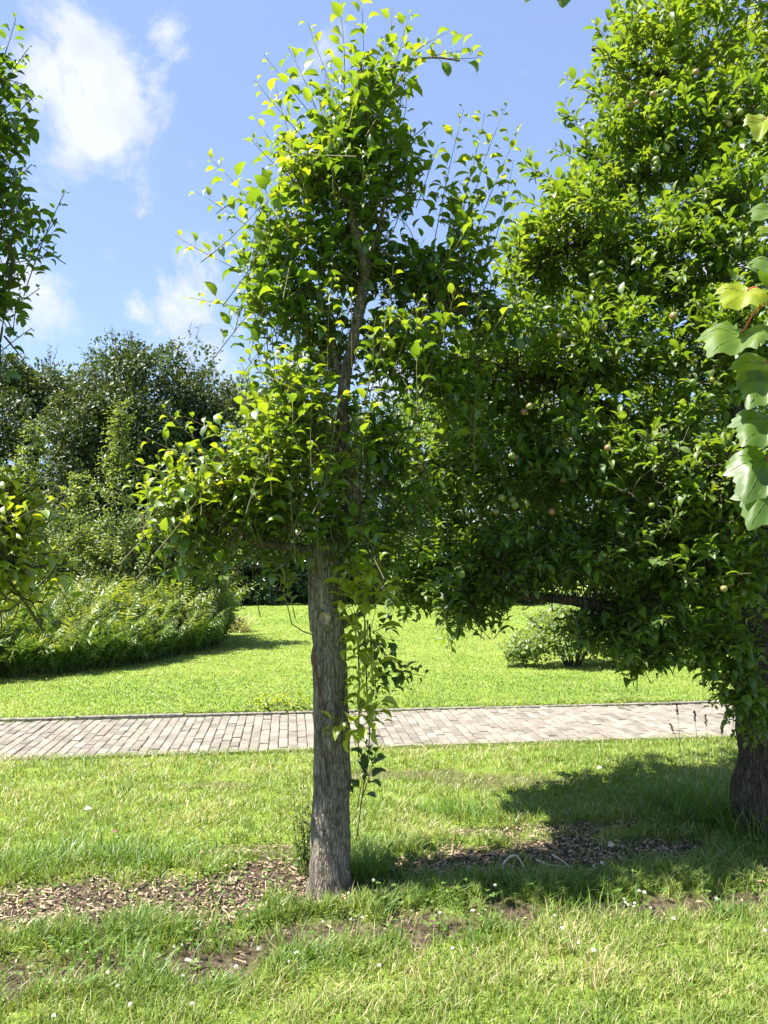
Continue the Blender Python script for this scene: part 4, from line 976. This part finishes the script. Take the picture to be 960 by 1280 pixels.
def maple_leaf(tip_dir, nrm_dir, stalk0, pos, size, tint, label=None, droop=.5, fold=.3):
    D_ = nrm(np.asarray(tip_dir, float)); Nn = np.asarray(nrm_dir, float); Nn = nrm(Nn - D_ * np.dot(Nn, D_)); X = np.cross(D_, Nn)
    NR = 7; V = []; TT = []
    for q in range(NR):
        f_ = 1 - q / NR
        for (x_, y_) in outl * f_ ** .9:
            n_ = float(noise(np.array([[x_ * 3 + size * 300, y_ * 3, 1.0]]), 1.6)[0]) - .5
            z_ = fold * abs(x_) * .6 - droop * y_ * y_ * .45 + .05 * math.sin(9 * x_ + 5 * y_ + 40 * size) + .03 * math.cos(15 * x_) * y_ - .35 * x_ * x_ + .1 * n_
            V.append(pos + size * (X * x_ + D_ * y_ + Nn * z_)); TT.append(min(1, max(0, tint + .35 * n_ + .12 * (1 - f_))))
    V.append(pos + 0 * D_); TT.append(tint)
    m_ = len(outl); q_ = []
    for k in range(m_):
        k2 = (k + 1) % m_
        for q in range(NR - 1): q_.append((q * m_ + k, q * m_ + k2, (q + 1) * m_ + k2, (q + 1) * m_ + k))
    tr_ = [((NR - 1) * m_ + k, (NR - 1) * m_ + (k + 1) % m_, NR * m_) for k in range(m_)]
    tint0 = tint; tint = TT
    a = Acc(); a.add(V, [np.array(q_), np.array(tr_)], tint)
    lf = a.build('leaf', M_MAPLE, mt, mb)
    a = Acc(); mid = (stalk0 + pos) / 2 + np.array([0, 0, .012]); tube(a, spline([stalk0, mid, pos, pos + D_ * size * .05], 12), .0016, 6); a.build('stalk', M_PETR, lf, mb)
    a = Acc()      # the raised main veins
    for (ex, ey) in ((0, .95), (.48, .5), (-.48, .5), (.46, .16), (-.46, .16)):
        pp = [pos + size * (X * ex * t + D_ * ey * t + Nn * (fold * abs(ex * t) * .6 - droop * (ey * t) ** 2 * .45 + .05 * math.sin(9 * ex * t + 5 * ey * t + 40 * size) + .03 * math.cos(15 * ex * t) * ey * t - .35 * (ex * t) ** 2 + .1 * (float(noise(np.array([[ex * t * 3 + size * 300, ey * t * 3, 1.0]]), 1.6)[0]) - .5) + .003)) for t in np.linspace(0.02, .93, 8)]
        tube(a, pp, np.linspace(.0008, .0003, 8), 4, min(1, tint0 + .3))
    a.build('vein', M_MAPLE, lf, mb)


s0 = wm(957, 374)
maple_leaf(wm(885, 395, -.05) - wm(935, 362), (-.2, -.75, .6), s0, wm(936, 362, 0), .078, .95, droop=.3)  # strong yellow tint paints in the sun glowing through this leaf
maple_leaf(wm(862, 452, -.08) - wm(938, 408), (-.1, -.55, .8), wm(962, 378), wm(930, 412, 0), .105, .45, droop=.4)
maple_leaf(wm(900, 500, -.06) - wm(965, 450), (-.1, -.7, .7), wm(975, 420), wm(960, 452, .01), .085, .6)
maple_leaf(wm(915, 530, -.06) - wm(970, 470), (-.2, -.6, .75), wm(975, 440), wm(965, 470, -.02), .085, .35)
maple_leaf(wm(905, 570, -.08) - wm(970, 520), (-.1, -.6, .8), wm(978, 500), wm(965, 522, -.02), .095, .25)
maple_leaf(wm(925, 640, -.06) - wm(965, 570), (-.3, -.75, .5), wm(980, 540), wm(960, 572, -.03), .1, .3)
maple_leaf(wm(930, 665, -.04) - wm(975, 600), (-.3, -.7, .6), wm(980, 590), wm(972, 602, -.05), .1, .3)
maple_leaf(wm(938, 325, -.05) - wm(985, 330), (0, -.6, .8), wm(985, 370), wm(980, 332, 0), .08, .3)
maple_leaf(wm(940, 180, -.03) - wm(960, 145), (-.5, -.7, .4), wm(975, 200), wm(958, 148, 0), .055, .8, fold=1.1)
maple_leaf(wm(930, 275, -.04) - wm(985, 260), (-.1, -.5, .85), wm(980, 225), wm(975, 258, 0), .07, .35)
maple_leaf(wm(938, 300, -.03) - wm(970, 285), (-.3, -.5, .8), wm(968, 240), wm(972, 282, .03), .05, .6)
maple_leaf(wm(940, 225, -.04) - wm(985, 215), (-.2, -.4, .9), wm(990, 205), wm(980, 216, 0), .055, .4)
maple_leaf(wm(700, 14, 0) - wm(712, -40), (-.2, -.8, .5), wm(705, -52), wm(712, -42, 0), .07, .35)
maple_leaf(wm(648, 10, 0) - wm(672, -40), (-.5, -.7, .5), wm(700, -50), wm(674, -42, 0), .066, .35)
for k in range(14):
    t = k / 13; a0_ = wm(1040 + 160 * t, 380 - 30 * math.sin(k * 3) , .03 * math.sin(k)); maple_leaf((math.cos(k * 2.4), math.sin(k * 2.4) - .3, -.4), (0, -.3, 1), a0_, a0_ + np.array([math.cos(k * 2.4) * .05, math.sin(k * 2.4) * .05, .02 + .05 * math.sin(k * 1.7)]), .085, .4)

# ------------------------------------------------------------------ ferns
acc = Acc(); g = np.random.default_rng(44)


FERNP = [quad_leaf(.2, .3), quad_leaf(.24, .1)]


def fern_fronds(acc, bases, dirs, lengths, tints, g, pairs=17):
    k = len(bases); n = pairs + 2
    t = np.linspace(0, 1, n)[None, :, None]
    up0 = np.array([0, 0, 1.0]); L_ = lengths[:, None, None]
    d = dirs[:, None, :]
    P = bases[:, None] + L_ * (d * (.6 * t ** 1.8) + up0 * (1.0 * t - .2 * t ** 3))
    tubes_batch(acc, P, np.full(k, .004), np.full(k, .001), 3, tints)
    T = nrm(np.gradient(P, axis=1)); S = nrm(np.cross(T, np.array([0, 0, 1.0])[None, None])); Nn = nrm(np.cross(S, T)); ro = g.normal(0, .9, k)[:, None, None]; S, Nn = S * np.cos(ro) + Nn * np.sin(ro), Nn * np.cos(ro) - S * np.sin(ro)
    for sgn in (-1, 1):
        for i in range(3, n - 1):
            tt_ = i / (n - 1); ln = np.minimum(lengths, .95) * .2 * (math.sin(math.pi * min(1, (tt_ - .1) * .95 + .12)) ** .8) * g.uniform(.85, 1.1, k)
            put_leaves(acc, FERNP, P[:, i], sgn * S[:, i] + .6 * T[:, i] - .25 * Nn[:, i] + g.normal(0, .16, (k, 3)), Nn[:, i] + g.normal(0, .35, (k, 3)), ln, np.clip(tints + .4 * (tt_ - .45) + g.normal(0, .06, k), 0, 1), g)


# outline of the fern bed on the lawn (front edge follows the pixels where it meets the grass)
fb = np.array([G(-260, 880)[:2], G(-120, 870)[:2], G(0, 856)[:2], G(90, 847)[:2], G(170, 836)[:2], G(240, 822)[:2], G(275, 808)[:2]])
cent = []
for k in range(430):
    s = g.random() ** .8 * (len(fb) - 1) if False else g.random() * (len(fb) - 1)
    i0 = int(s); p0 = fb[i0] * (1 - s + i0) + fb[min(i0 + 1, len(fb) - 1)] * (s - i0)
    back = g.random() ** 1.2 * 3.2 * (1 - .55 * s / 6)
    cent.append((p0[0] - .35 * back - .05, p0[1] + back + .25, back))
cent = np.array(cent)
m = 5; own = np.repeat(np.arange(len(cent)), m)
bx = cent[own, 0] + g.normal(0, .08, len(own)); by = cent[own, 1] + g.normal(0, .08, len(own))
az = g.uniform(0, 6.28, len(own)); dr = np.stack([np.cos(az), np.sin(az), np.zeros(len(own))], 1)
dr = dr * g.uniform(.15, 1.0, (len(own), 1)); dr[:, :2] += np.array([.16, -.1])
ln = (.62 + .62 * np.clip(cent[own, 2] / 1.0, 0, 1)) * g.uniform(.55, 1.25, len(own)) * (.92 + .25 * fbm(xy0(bx, by), .8, 2))
fern_fronds(acc, np.stack([bx, by, np.full(len(bx), .02) + ground_z(bx, by)], 1), dr, ln, np.clip(.34 + .3 * fbm(xy0(bx, by) + 40, 1.2, 2) + .12 * cent[own, 2] / 2 + g.normal(0, .2, len(bx)), 0, 1), g)
# low skirt of fronds leaning out over the grass
s = g.random(260) * (len(fb) - 1.001); i0 = s.astype(int); p0 = fb[i0] * (1 - s + i0)[:, None] + fb[i0 + 1] * (s - i0)[:, None]
az = g.normal(-1.3, .7, 260)
fern_fronds(acc, np.stack([p0[:, 0], p0[:, 1] + .25, np.full(260, .04)], 1), np.stack([np.cos(az), np.sin(az), -.15 * np.ones(260)], 1), g.uniform(.4, .75, 260), np.clip(g.normal(.3, .13, 260), 0, 1), g)
kind(acc.build('fern_bed', M_FERN), 'stuff')

# ------------------------------------------------------------------ shrubs and saplings behind the ferns
def sapling(px, base_py, top_py, Y, halfw, nsh, label, mat, size, seed, temps=SMALL, tint=.5, group=None, name='sapling', stems=1):
    x0 = W(px, 690, Y)[0]; b0 = np.array([x0, Y, 0.0]); b0[2] = ground_z(b0[:1], b0[1:2])[0]
    top_z = W(px, top_py, Y)[2]
    t_ = thing(name, b0, label, 'tree' if name == 'sapling' else 'shrub', group)
    f = Foliage(temps, seed); st = Acc(); sk = []
    for k in range(stems):
        a = k * 2.4; e = b0 + np.array([math.cos(a) * halfw * .45 * (stems > 1), math.sin(a) * halfw * .45 * (stems > 1), top_z * (1 - .12 * (k % 3)) - b0[2]])
        P = spline([b0 + np.array([math.cos(a) * .05, math.sin(a) * .05, -.05]), (b0 + e) / 2 + f.g.normal(0, .05, 3), e], 24); tube(st, P, np.linspace(.03, .006, 24), 7, 0, rough=.1); sk.append(P)
    sk_ = np.concatenate(sk)
    nsh = int(nsh * 1.5); j = f.g.integers(3, len(sk_), nsh); bs = sk_[j]; hfrac = (bs[:, 2] - b0[2]) / (top_z - b0[2])
    a = f.g.uniform(0, 6.28, nsh); rr = halfw * f.g.uniform(.35, 1.1, nsh) * (1.05 - .75 * hfrac ** 2)
    tp = bs + np.stack([np.cos(a) * rr, np.sin(a) * rr, rr * f.g.uniform(.2, 1.1, nsh)], 1)
    f.shoots(bs, tp, size, size * .33, tint=tint, n=5, r0=.006)
    st.build('trunk', M_BARKD, t_, b0); crown(f, [mat, M_DTWIG], t_, b0)
    return t_


sapling(148, 0, 508, 12.6, .6, 210, 'tall slender sapling with drooping grey green leaves rising before the dark trees', M_SHRUB, .11, 61, temps=NARROW, tint=.45)
sapling(38, 0, 528, 12.5, .6, 200, 'slender leafy sapling rising above the ferns near the left edge', M_SHRUB, .105, 62, temps=NARROW, tint=.5)
sapling(95, 0, 600, 13.4, .7, 190, 'low bushy sapling filling the gap between the two tall saplings', M_SHRUB, .09, 63, tint=.55)
sapling(205, 0, 615, 13.2, .75, 240, 'pale green leafy shrub beside the tall sapling, under the dark tree', M_SHRUB, .085, 64, tint=.6, name='shrub', stems=5)
sapling(262, 0, 640, 13.0, .7, 260, 'glossy light green shrub at the right end of the fern bed', M_SHRUB, .085, 65, tint=.6, name='shrub', stems=5)
sapling(-20, 0, 590, 13.2, .8, 200, 'leafy shrub cut by the left edge behind the ferns', M_SHRUB, .09, 66, tint=.5, name='shrub', stems=4)
sapling(150, 0, 655, 12.6, .8, 220, 'wide pale shrub just behind the fern tops', M_SHRUB, .08, 67, tint=.65, name='shrub', stems=6)
sapling(60, 0, 650, 12.4, .8, 220, 'rounded green shrub behind the ferns below the left sapling', M_SHRUB, .08, 68, tint=.6, name='shrub', stems=6)

# tuft of pale dry grass at the end of the ferns
tb = G(296, 792)
acc = Acc(); nn = 420; a = g.uniform(0, 6.28, nn); q = np.sqrt(g.random(nn)) * .26
blades(acc, tb[0] + np.cos(a) * q, tb[1] + np.sin(a) * q, g.uniform(.15, .5, nn), g.uniform(.006, .012, nn), g.uniform(.2, 1.1, nn), g.uniform(.55, 1, nn), g)
tag(acc.build('grass_tuft', M_GRASS, origin=tb), 'pale dry grass tuft at the right end of the fern bed', 'grass')

# bush on the far lawn under the apple boughs
bb = G(716, 836)
bush = thing('bush', bb, 'low pale green bush standing on the far lawn under the apple boughs', 'shrub')
f = Foliage(SMALL, 71); st = Acc()
for k in range(9):
    a = k * .7; tube(st, spline([bb + np.array([.05 * math.cos(a), .05 * math.sin(a), -.03]), bb + np.array([.3 * math.cos(a), .25 * math.sin(a), .4]), bb + np.array([.7 * math.cos(a), .5 * math.sin(a), .75])], 12), np.linspace(.018, .005, 12), 6)
for (dx, dy, dz, r_, ns) in [(-.55, -.1, .38, .36, 90), (-.1, -.15, .5, .45, 120), (.4, 0, .5, .48, 120), (.9, .1, .45, .42, 90), (.1, .3, .75, .45, 90), (-.3, .1, .62, .35, 60), (1.3, .2, .4, .4, 60), (-.75, 0, .25, .3, 60), (.7, -.2, .25, .35, 70), (1.7, .2, .35, .4, 50)]:
    f.blob(bb + np.array([dx, dy, dz]), (r_, r_, r_ * .8), int(ns * 1.5), .085, .03, .22, upw=.4, outw=.7, tint=.55, n=4)
st.build('stems', M_BARKD, bush, bb); f.leaf.build('foliage', M_SHRUB, bush, bb)

# weeds at the far kerb
for k, (px, py, lab) in enumerate([(352, 884, 'broad leaved weed spilling over the far kerb left of the pear trunk'), (330, 886, 'smaller leafy weed at the far edge of the brick path, leftmost of the two')]):
    kb = G(px, py, .03); f = Foliage(PEAR, 80 + k); t_ = thing('weed', kb, lab, 'plant')
    nn = 26 if k == 0 else 12; a = f.g.uniform(0, 6.28, nn); r_ = .3 if k == 0 else .16
    bs = kb + np.stack([f.g.normal(0, r_ * .6, nn), f.g.normal(0, .05, nn), np.zeros(nn)], 1)
    f.shoots(bs, bs + np.stack([np.cos(a) * .09, np.sin(a) * .09, f.g.uniform(.05, .15, nn)], 1), .055, .03, tint=.6, n=4)
    crown(f, [M_LIME, M_TWIG], t_, kb, 'foliage')

# small seedling by the apple trunk
kb = G(888, 1035); t_ = thing('seedling', kb, 'small broad leaved seedling in long grass beside the dark apple trunk', 'plant'); f = Foliage(APPLE, 90)
wk = lambda a, b, c=0: W(a, b, kb[1] + c)
shoots_px(f, [(888, 1035, 0, 893, 995, 0), (888, 1035, .01, 884, 1008, -.02), (889, 1030, 0, 898, 1010, .02)], .045, .017, .65, org=wk)
f.leaf.build('foliage', M_APPLE, t_, kb); f.twig.build('stem', M_TWIG, t_, kb)

# ------------------------------------------------------------------ trees at the end of the lawn
def far_tree(px, top_py, Y, halfw_px, label, mat, seed, nclump=80, leaf=.15, per=190, tint=.5, low=-.02, name='tree', group=None, trunk=True):
    x0 = W(px, 690, Y)[0]; b0 = np.array([x0, Y, 0.0]); H = W(px, top_py, Y)[2]; hw = halfw_px / F * Y
    t_ = thing(name, b0, label, 'tree' if trunk else 'hedge', group); gg = np.random.default_rng(seed); lf = Acc(); br_ = Acc()
    zc = H * (low + 1) / 2; rz = H * (1 - low) / 2
    u = nrm(gg.normal(0, 1, (nclump, 3))); u = u / (np.abs(u) ** 3.2).sum(1, keepdims=True) ** (1 / 3.2) * .93; 
    q = gg.uniform(.5, .93, nclump)[:, None] ** .6
    sh = 1 + .25 * (noise(u + seed, 1.6) - .5)[:, None]
    C = np.array([x0, Y, zc]) + u * q * sh * np.array([hw, min(hw, 3.2), rz])
    cr_ = gg.uniform(.16, .3, nclump) * (hw + rz) / 2
    own = np.repeat(np.arange(nclump), per); k = len(own)
    v = nrm(gg.normal(0, 1, (k, 3))); rad_ = gg.uniform(.35, 1.0, k) ** .5
    P = C[own] + v * (rad_ * cr_[own] * (1 + .5 * (noise(v * 2 + own[:, None] * 3.7, 1.5) - .5)))[:, None] * np.array([1, 1, .72])
    P[:, 2] = np.maximum(P[:, 2], .05)
    D = v * .8 + gg.normal(0, .6, (k, 3)); Nn = v * .6 + np.array([0, 0, .7]) + gg.normal(0, .4, (k, 3))
    put_leaves(lf, SMALL, P, D, Nn, leaf * gg.uniform(.6, 1.25, k), np.clip(tint + .3 * (noise(C[own], .6) - .5) + gg.normal(0, .14, k), 0, 1), gg)
    # sprays that break the outline
    ns = nclump * 3; j = gg.integers(0, nclump, ns); dd = nrm(C[j] - np.array([x0, Y, zc]) + gg.normal(0, .5, (ns, 3)) + np.array([0, 0, .5])); b_s = C[j] + dd * cr_[j][:, None] * .7; e_s = b_s + dd * (gg.uniform(.3, .75, ns) * cr_[j])[:, None]
    f = Foliage(SMALL, seed + 1); f.leaf = lf; f.twig = br_; f.shoots(b_s, e_s, leaf * .9, leaf * .42, tint=tint + .05, n=4, r0=.012)
    tk = Acc(); tube(tk, spline([b0 + np.array([0, 0, -.1]), b0 + np.array([.1, 0, H * .3]), b0 + np.array([-.1, .1, H * .75])], 20), np.linspace(.2 if trunk else .06, .04, 20), 12, 0, rough=.12, rfreq=4)
    for a in range(10):
        tube(tk, spline([b0 + np.array([0, 0, H * (.15 + .05 * a)]), (C[a * 3 % nclump] + b0 + np.array([0, 0, H * .3])) / 2, C[a * 3 % nclump]], 10), np.linspace(.07, .02, 10), 6, 0)
    tk.build('trunk', M_BARKD, t_, b0); crown(f, [mat, M_DTWIG], t_, b0)


far_tree(182, 416, 25, 82, 'tallest dark green tree of the far row with a broad rounded top', M_DARKT, 401, 150, per=340, tint=.45)
far_tree(40, 450, 26, 95, 'wide dark tree at the left of the far row behind the left sapling', M_DARKT, 402, 150, per=380, tint=.5)
far_tree(118, 470, 24, 60, 'lower green tree leaning in front of the tallest far tree', M_DARKT, 403, 80, per=270, tint=.6)
far_tree(272, 458, 27, 75, 'olive toned tree right of the tallest far tree', M_DARKT, 404, 100, per=280, tint=.65)
far_tree(-110, 470, 27, 100, 'dark tree beyond the left edge of the far row', M_DARKT, 405, 90, tint=.45)
far_tree(370, 500, 26, 85, 'dark tree of the far row directly behind the pear crown', M_HEDGE, 406, 110, per=250, tint=.45)
far_tree(500, 490, 28, 90, 'green tree of the far row behind the left apple boughs', M_HEDGE, 407, 110, per=250, tint=.55)
far_tree(640, 500, 27, 95, 'green tree of the far row seen through the middle of the apple boughs', M_HEDGE, 408, 110, per=250, tint=.55)
far_tree(790, 490, 27, 95, 'far green tree hidden behind the apple tree', M_HEDGE, 409, 80, tint=.5)
far_tree(950, 480, 27, 110, 'far green tree behind the apple trunk', M_HEDGE, 410, 80, tint=.5)
for k, (px, tp, Y, hwp, lab) in enumerate([(330, 668, 23.5, 42, 'dark rounded shrub at the end of the lawn left of the pear trunk'), (400, 655, 24, 45, 'dark shrub at the lawn end directly behind the pear trunk'), (470, 650, 23.6, 42, 'dark shrub at the lawn end right of the pear trunk'), (545, 660, 23.8, 45, 'dark shrub at the lawn end under the drooping apple twigs'), (630, 655, 23.5, 50, 'dark shrub at the lawn end behind the apple boughs'), (255, 650, 23, 50, 'dark shrub at the lawn end behind the fern bed'), (740, 650, 24, 60, 'dark shrub at the lawn end behind the pale bush'), (860, 650, 24, 60, 'dark shrub at the lawn end left of the apple trunk'), (150, 640, 21, 60, 'dark shrub under the tallest far tree behind the saplings'), (40, 630, 21, 70, 'dark shrub under the wide far tree at the left'), (-80, 630, 21, 70, 'dark shrub cut by the left edge under the far trees')]):
    far_tree(px, tp, Y, hwp, lab, M_HEDGE, 430 + k, 52, leaf=.12, per=190, tint=.4, low=-.1, name='shrub', trunk=False)

# ------------------------------------------------------------------ small things on the ground
def clover_mesh():
    a = Acc(); gg = np.random.default_rng(9); n = 46
    u = nrm(gg.normal(0, 1, (n, 3))); u[:, 2] = np.abs(u[:, 2]) * 1.2 - .35; u = nrm(u)
    put_leaves(a, [leaf_template(.5, 2, elliptic, .4, .5)], u * .004, u, np.cross(u, gg.normal(0, 1, (n, 3))), np.full(n, .0075), np.full(n, .5), gg)
    a.v = [v_ + np.array([0, 0, .1]) for v_ in a.v]
    tube(a, [(0, 0, 0), (.004, 0, .05), (0, 0, .097)], .001, 5, .5, 1)
    return a


clv = [(215, 1160, 0), (227, 1154, 0), (205, 1173, 0), (63, 1193, 0), (135, 1200, 0), (147, 1214, 0), (168, 1238, 0), (68, 1252, 0), (240, 1241, 0), (228, 1199, 0),
       (325, 1167, 1), (364, 1182, 1), (376, 1177, 1), (439, 1122, 1), (407, 1127, 1), (454, 1124, 1), (466, 1092, 1), (438, 1101, 1), (300, 1185, 1), (476, 1195, 1), (550, 1124, 1), (571, 1172, 1),
       (779, 1102, 2), (778, 1109, 2), (784, 1109, 2), (796, 1108, 2), (799, 1098, 2), (807, 1099, 2), (791, 1119, 2), (813, 1114, 2), (888, 1110, 2), (739, 1072, 2), (753, 1073, 2), (694, 1130, 3), (700, 1153, 3), (725, 1168, 3), (956, 1149, 3), (839, 1138, 3), (622, 1094, 2), (590, 1125, 3), (745, 1182, 3)]
lab = ['small white clover head in the rough grass below the left wood chips', 'small white clover head in the grass around the foot of the pear trunk', 'small white clover head in the shaded grass right of the fallen branch', 'small white clover head at the lower sunlit edge of the rough strip on the right']
grp = ['clover flowers at the left', 'clover flowers by the pear trunk', 'clover flowers in the shade', 'clover flowers at the sunlit edge']
first = None
for px, py, c in clv:
    p = G(px, py, .1); z = ground_z(p[:1], p[1:2])[0]
    if first is None: first = o = clover_mesh().build('clover_flower', [M_CLOV, M_ROUGH])
    else: o = first.copy(); COL.objects.link(o)
    o.location = (p[0], p[1], z); o.rotation_euler = (rng.normal(0, .12), rng.normal(0, .12), rng.uniform(0, 6)); s = rng.uniform(.5, .85); o.scale = (s, s, s * rng.uniform(.8, 1.05))
    tag(o, lab[c], 'flower', grp[c])

# fallen branch and sticks
def stick(name, px_pts, rad_, label, mat, z=.02):
    P = []
    for (a, b_, h_) in px_pts:
        q_ = G(a, b_, z + h_); q_[2] = ground_z(q_[:1], q_[1:2])[0] + z + h_; P.append(q_)
    ac = Acc(); tube(ac, spline(P, 18), np.linspace(rad_, rad_ * .5, 18), 8, .5, rough=.25, rfreq=60)
    return tag(ac.build(name, mat, origin=P[0]), label, 'stick')


stick('fallen_branch', [(625, 1088, .0), (632, 1070, .05), (645, 1064, .06), (655, 1078, .02), (660, 1086, 0)], .007, 'pale arched dead branch lying on the wood chips right of the pear trunk', M_STRAW)
stick('stick', [(670, 1068, .0), (690, 1074, .02), (715, 1076, .015)], .006, 'straight grey stick on the shaded chips right of the arched branch', M_STRAW)
stick('stick', [(690, 1060, .0), (705, 1070, .02), (712, 1078, .01)], .005, 'short crooked stick touching the straight grey stick', M_STRAW)
stick('stick', [(233, 1186, 0), (243, 1189, .01), (254, 1190, .0)], .007, 'short pale broken stick on the bare soil at lower left', M_STRAW)
stick('stick', [(500, 1172, -.01), (502, 1160, .03), (503, 1150, .07)], .006, 'short wooden peg standing in the soil hollow', M_WOOD)
for px, py, sz, l_, mt_ in [(103, 1015, .05, 'pale curled dead leaf lying on the sunlit grass at left', M_STRAW), (745, 965, .05, 'pale dead leaf on the shaded lawn near the path', M_STRAW), (757, 1053, .06, 'tan dead leaf on the shaded wood chips', M_STRAW), (138, 1042, .04, 'brown dead leaf on the grass above the left chips', M_SEED)]:
    p = G(px, py, .03); p[2] = ground_z(p[:1], p[1:2])[0] + .035; ac = Acc()
    put_leaves(ac, [leaf_template(.6, 3, ovate, .5, 1.2, .2)], p[None], np.array([[.8, .3, .1]]), np.array([[.1, -.4, .9]]), np.array([sz]), np.array([.5]), rng)
    tag(ac.build('dead_leaf', mt_, origin=p), l_, 'leaf')

# flowering grass stalks near the apple trunk
ac_l = [(850, 935, 846, 882, 'arching'), (862, 940, 838, 905, 'x'), (872, 945, 868, 890, 'x'), (885, 940, 882, 895, 'x'), (898, 945, 902, 905, 'x')]
for k, (a, b_, c, d, _) in enumerate(ac_l):
    p0 = G(a, 985 + 4 * k); p1 = W(c, d, p0[1]); t_ = thing('grass_stalk', p0, 'thin grass stalk with a dark seed head before the brick path beside the apple trunk', 'grass', 'flowering grass stalks by the apple trunk')
    st = Acc(); P = spline([p0, (p0 + p1) / 2 + np.array([.01, 0, .03]), p1], 16); tube(st, P, np.linspace(.0022, .0012, 16), 5, .6); st.build('stem', M_STRAW, t_, p0)
    hd = Acc(); dv = nrm(P[-1] - P[-4]); gg = np.random.default_rng(k); nn = 34; tq = gg.random(nn)
    put_leaves(hd, NARROW, P[-1] - dv * .07 * tq[:, None], dv + gg.normal(0, .35, (nn, 3)), gg.normal(0, 1, (nn, 3)), np.full(nn, .022), np.full(nn, .5), gg); hd.build('seed_head', M_SEED, t_, p0)
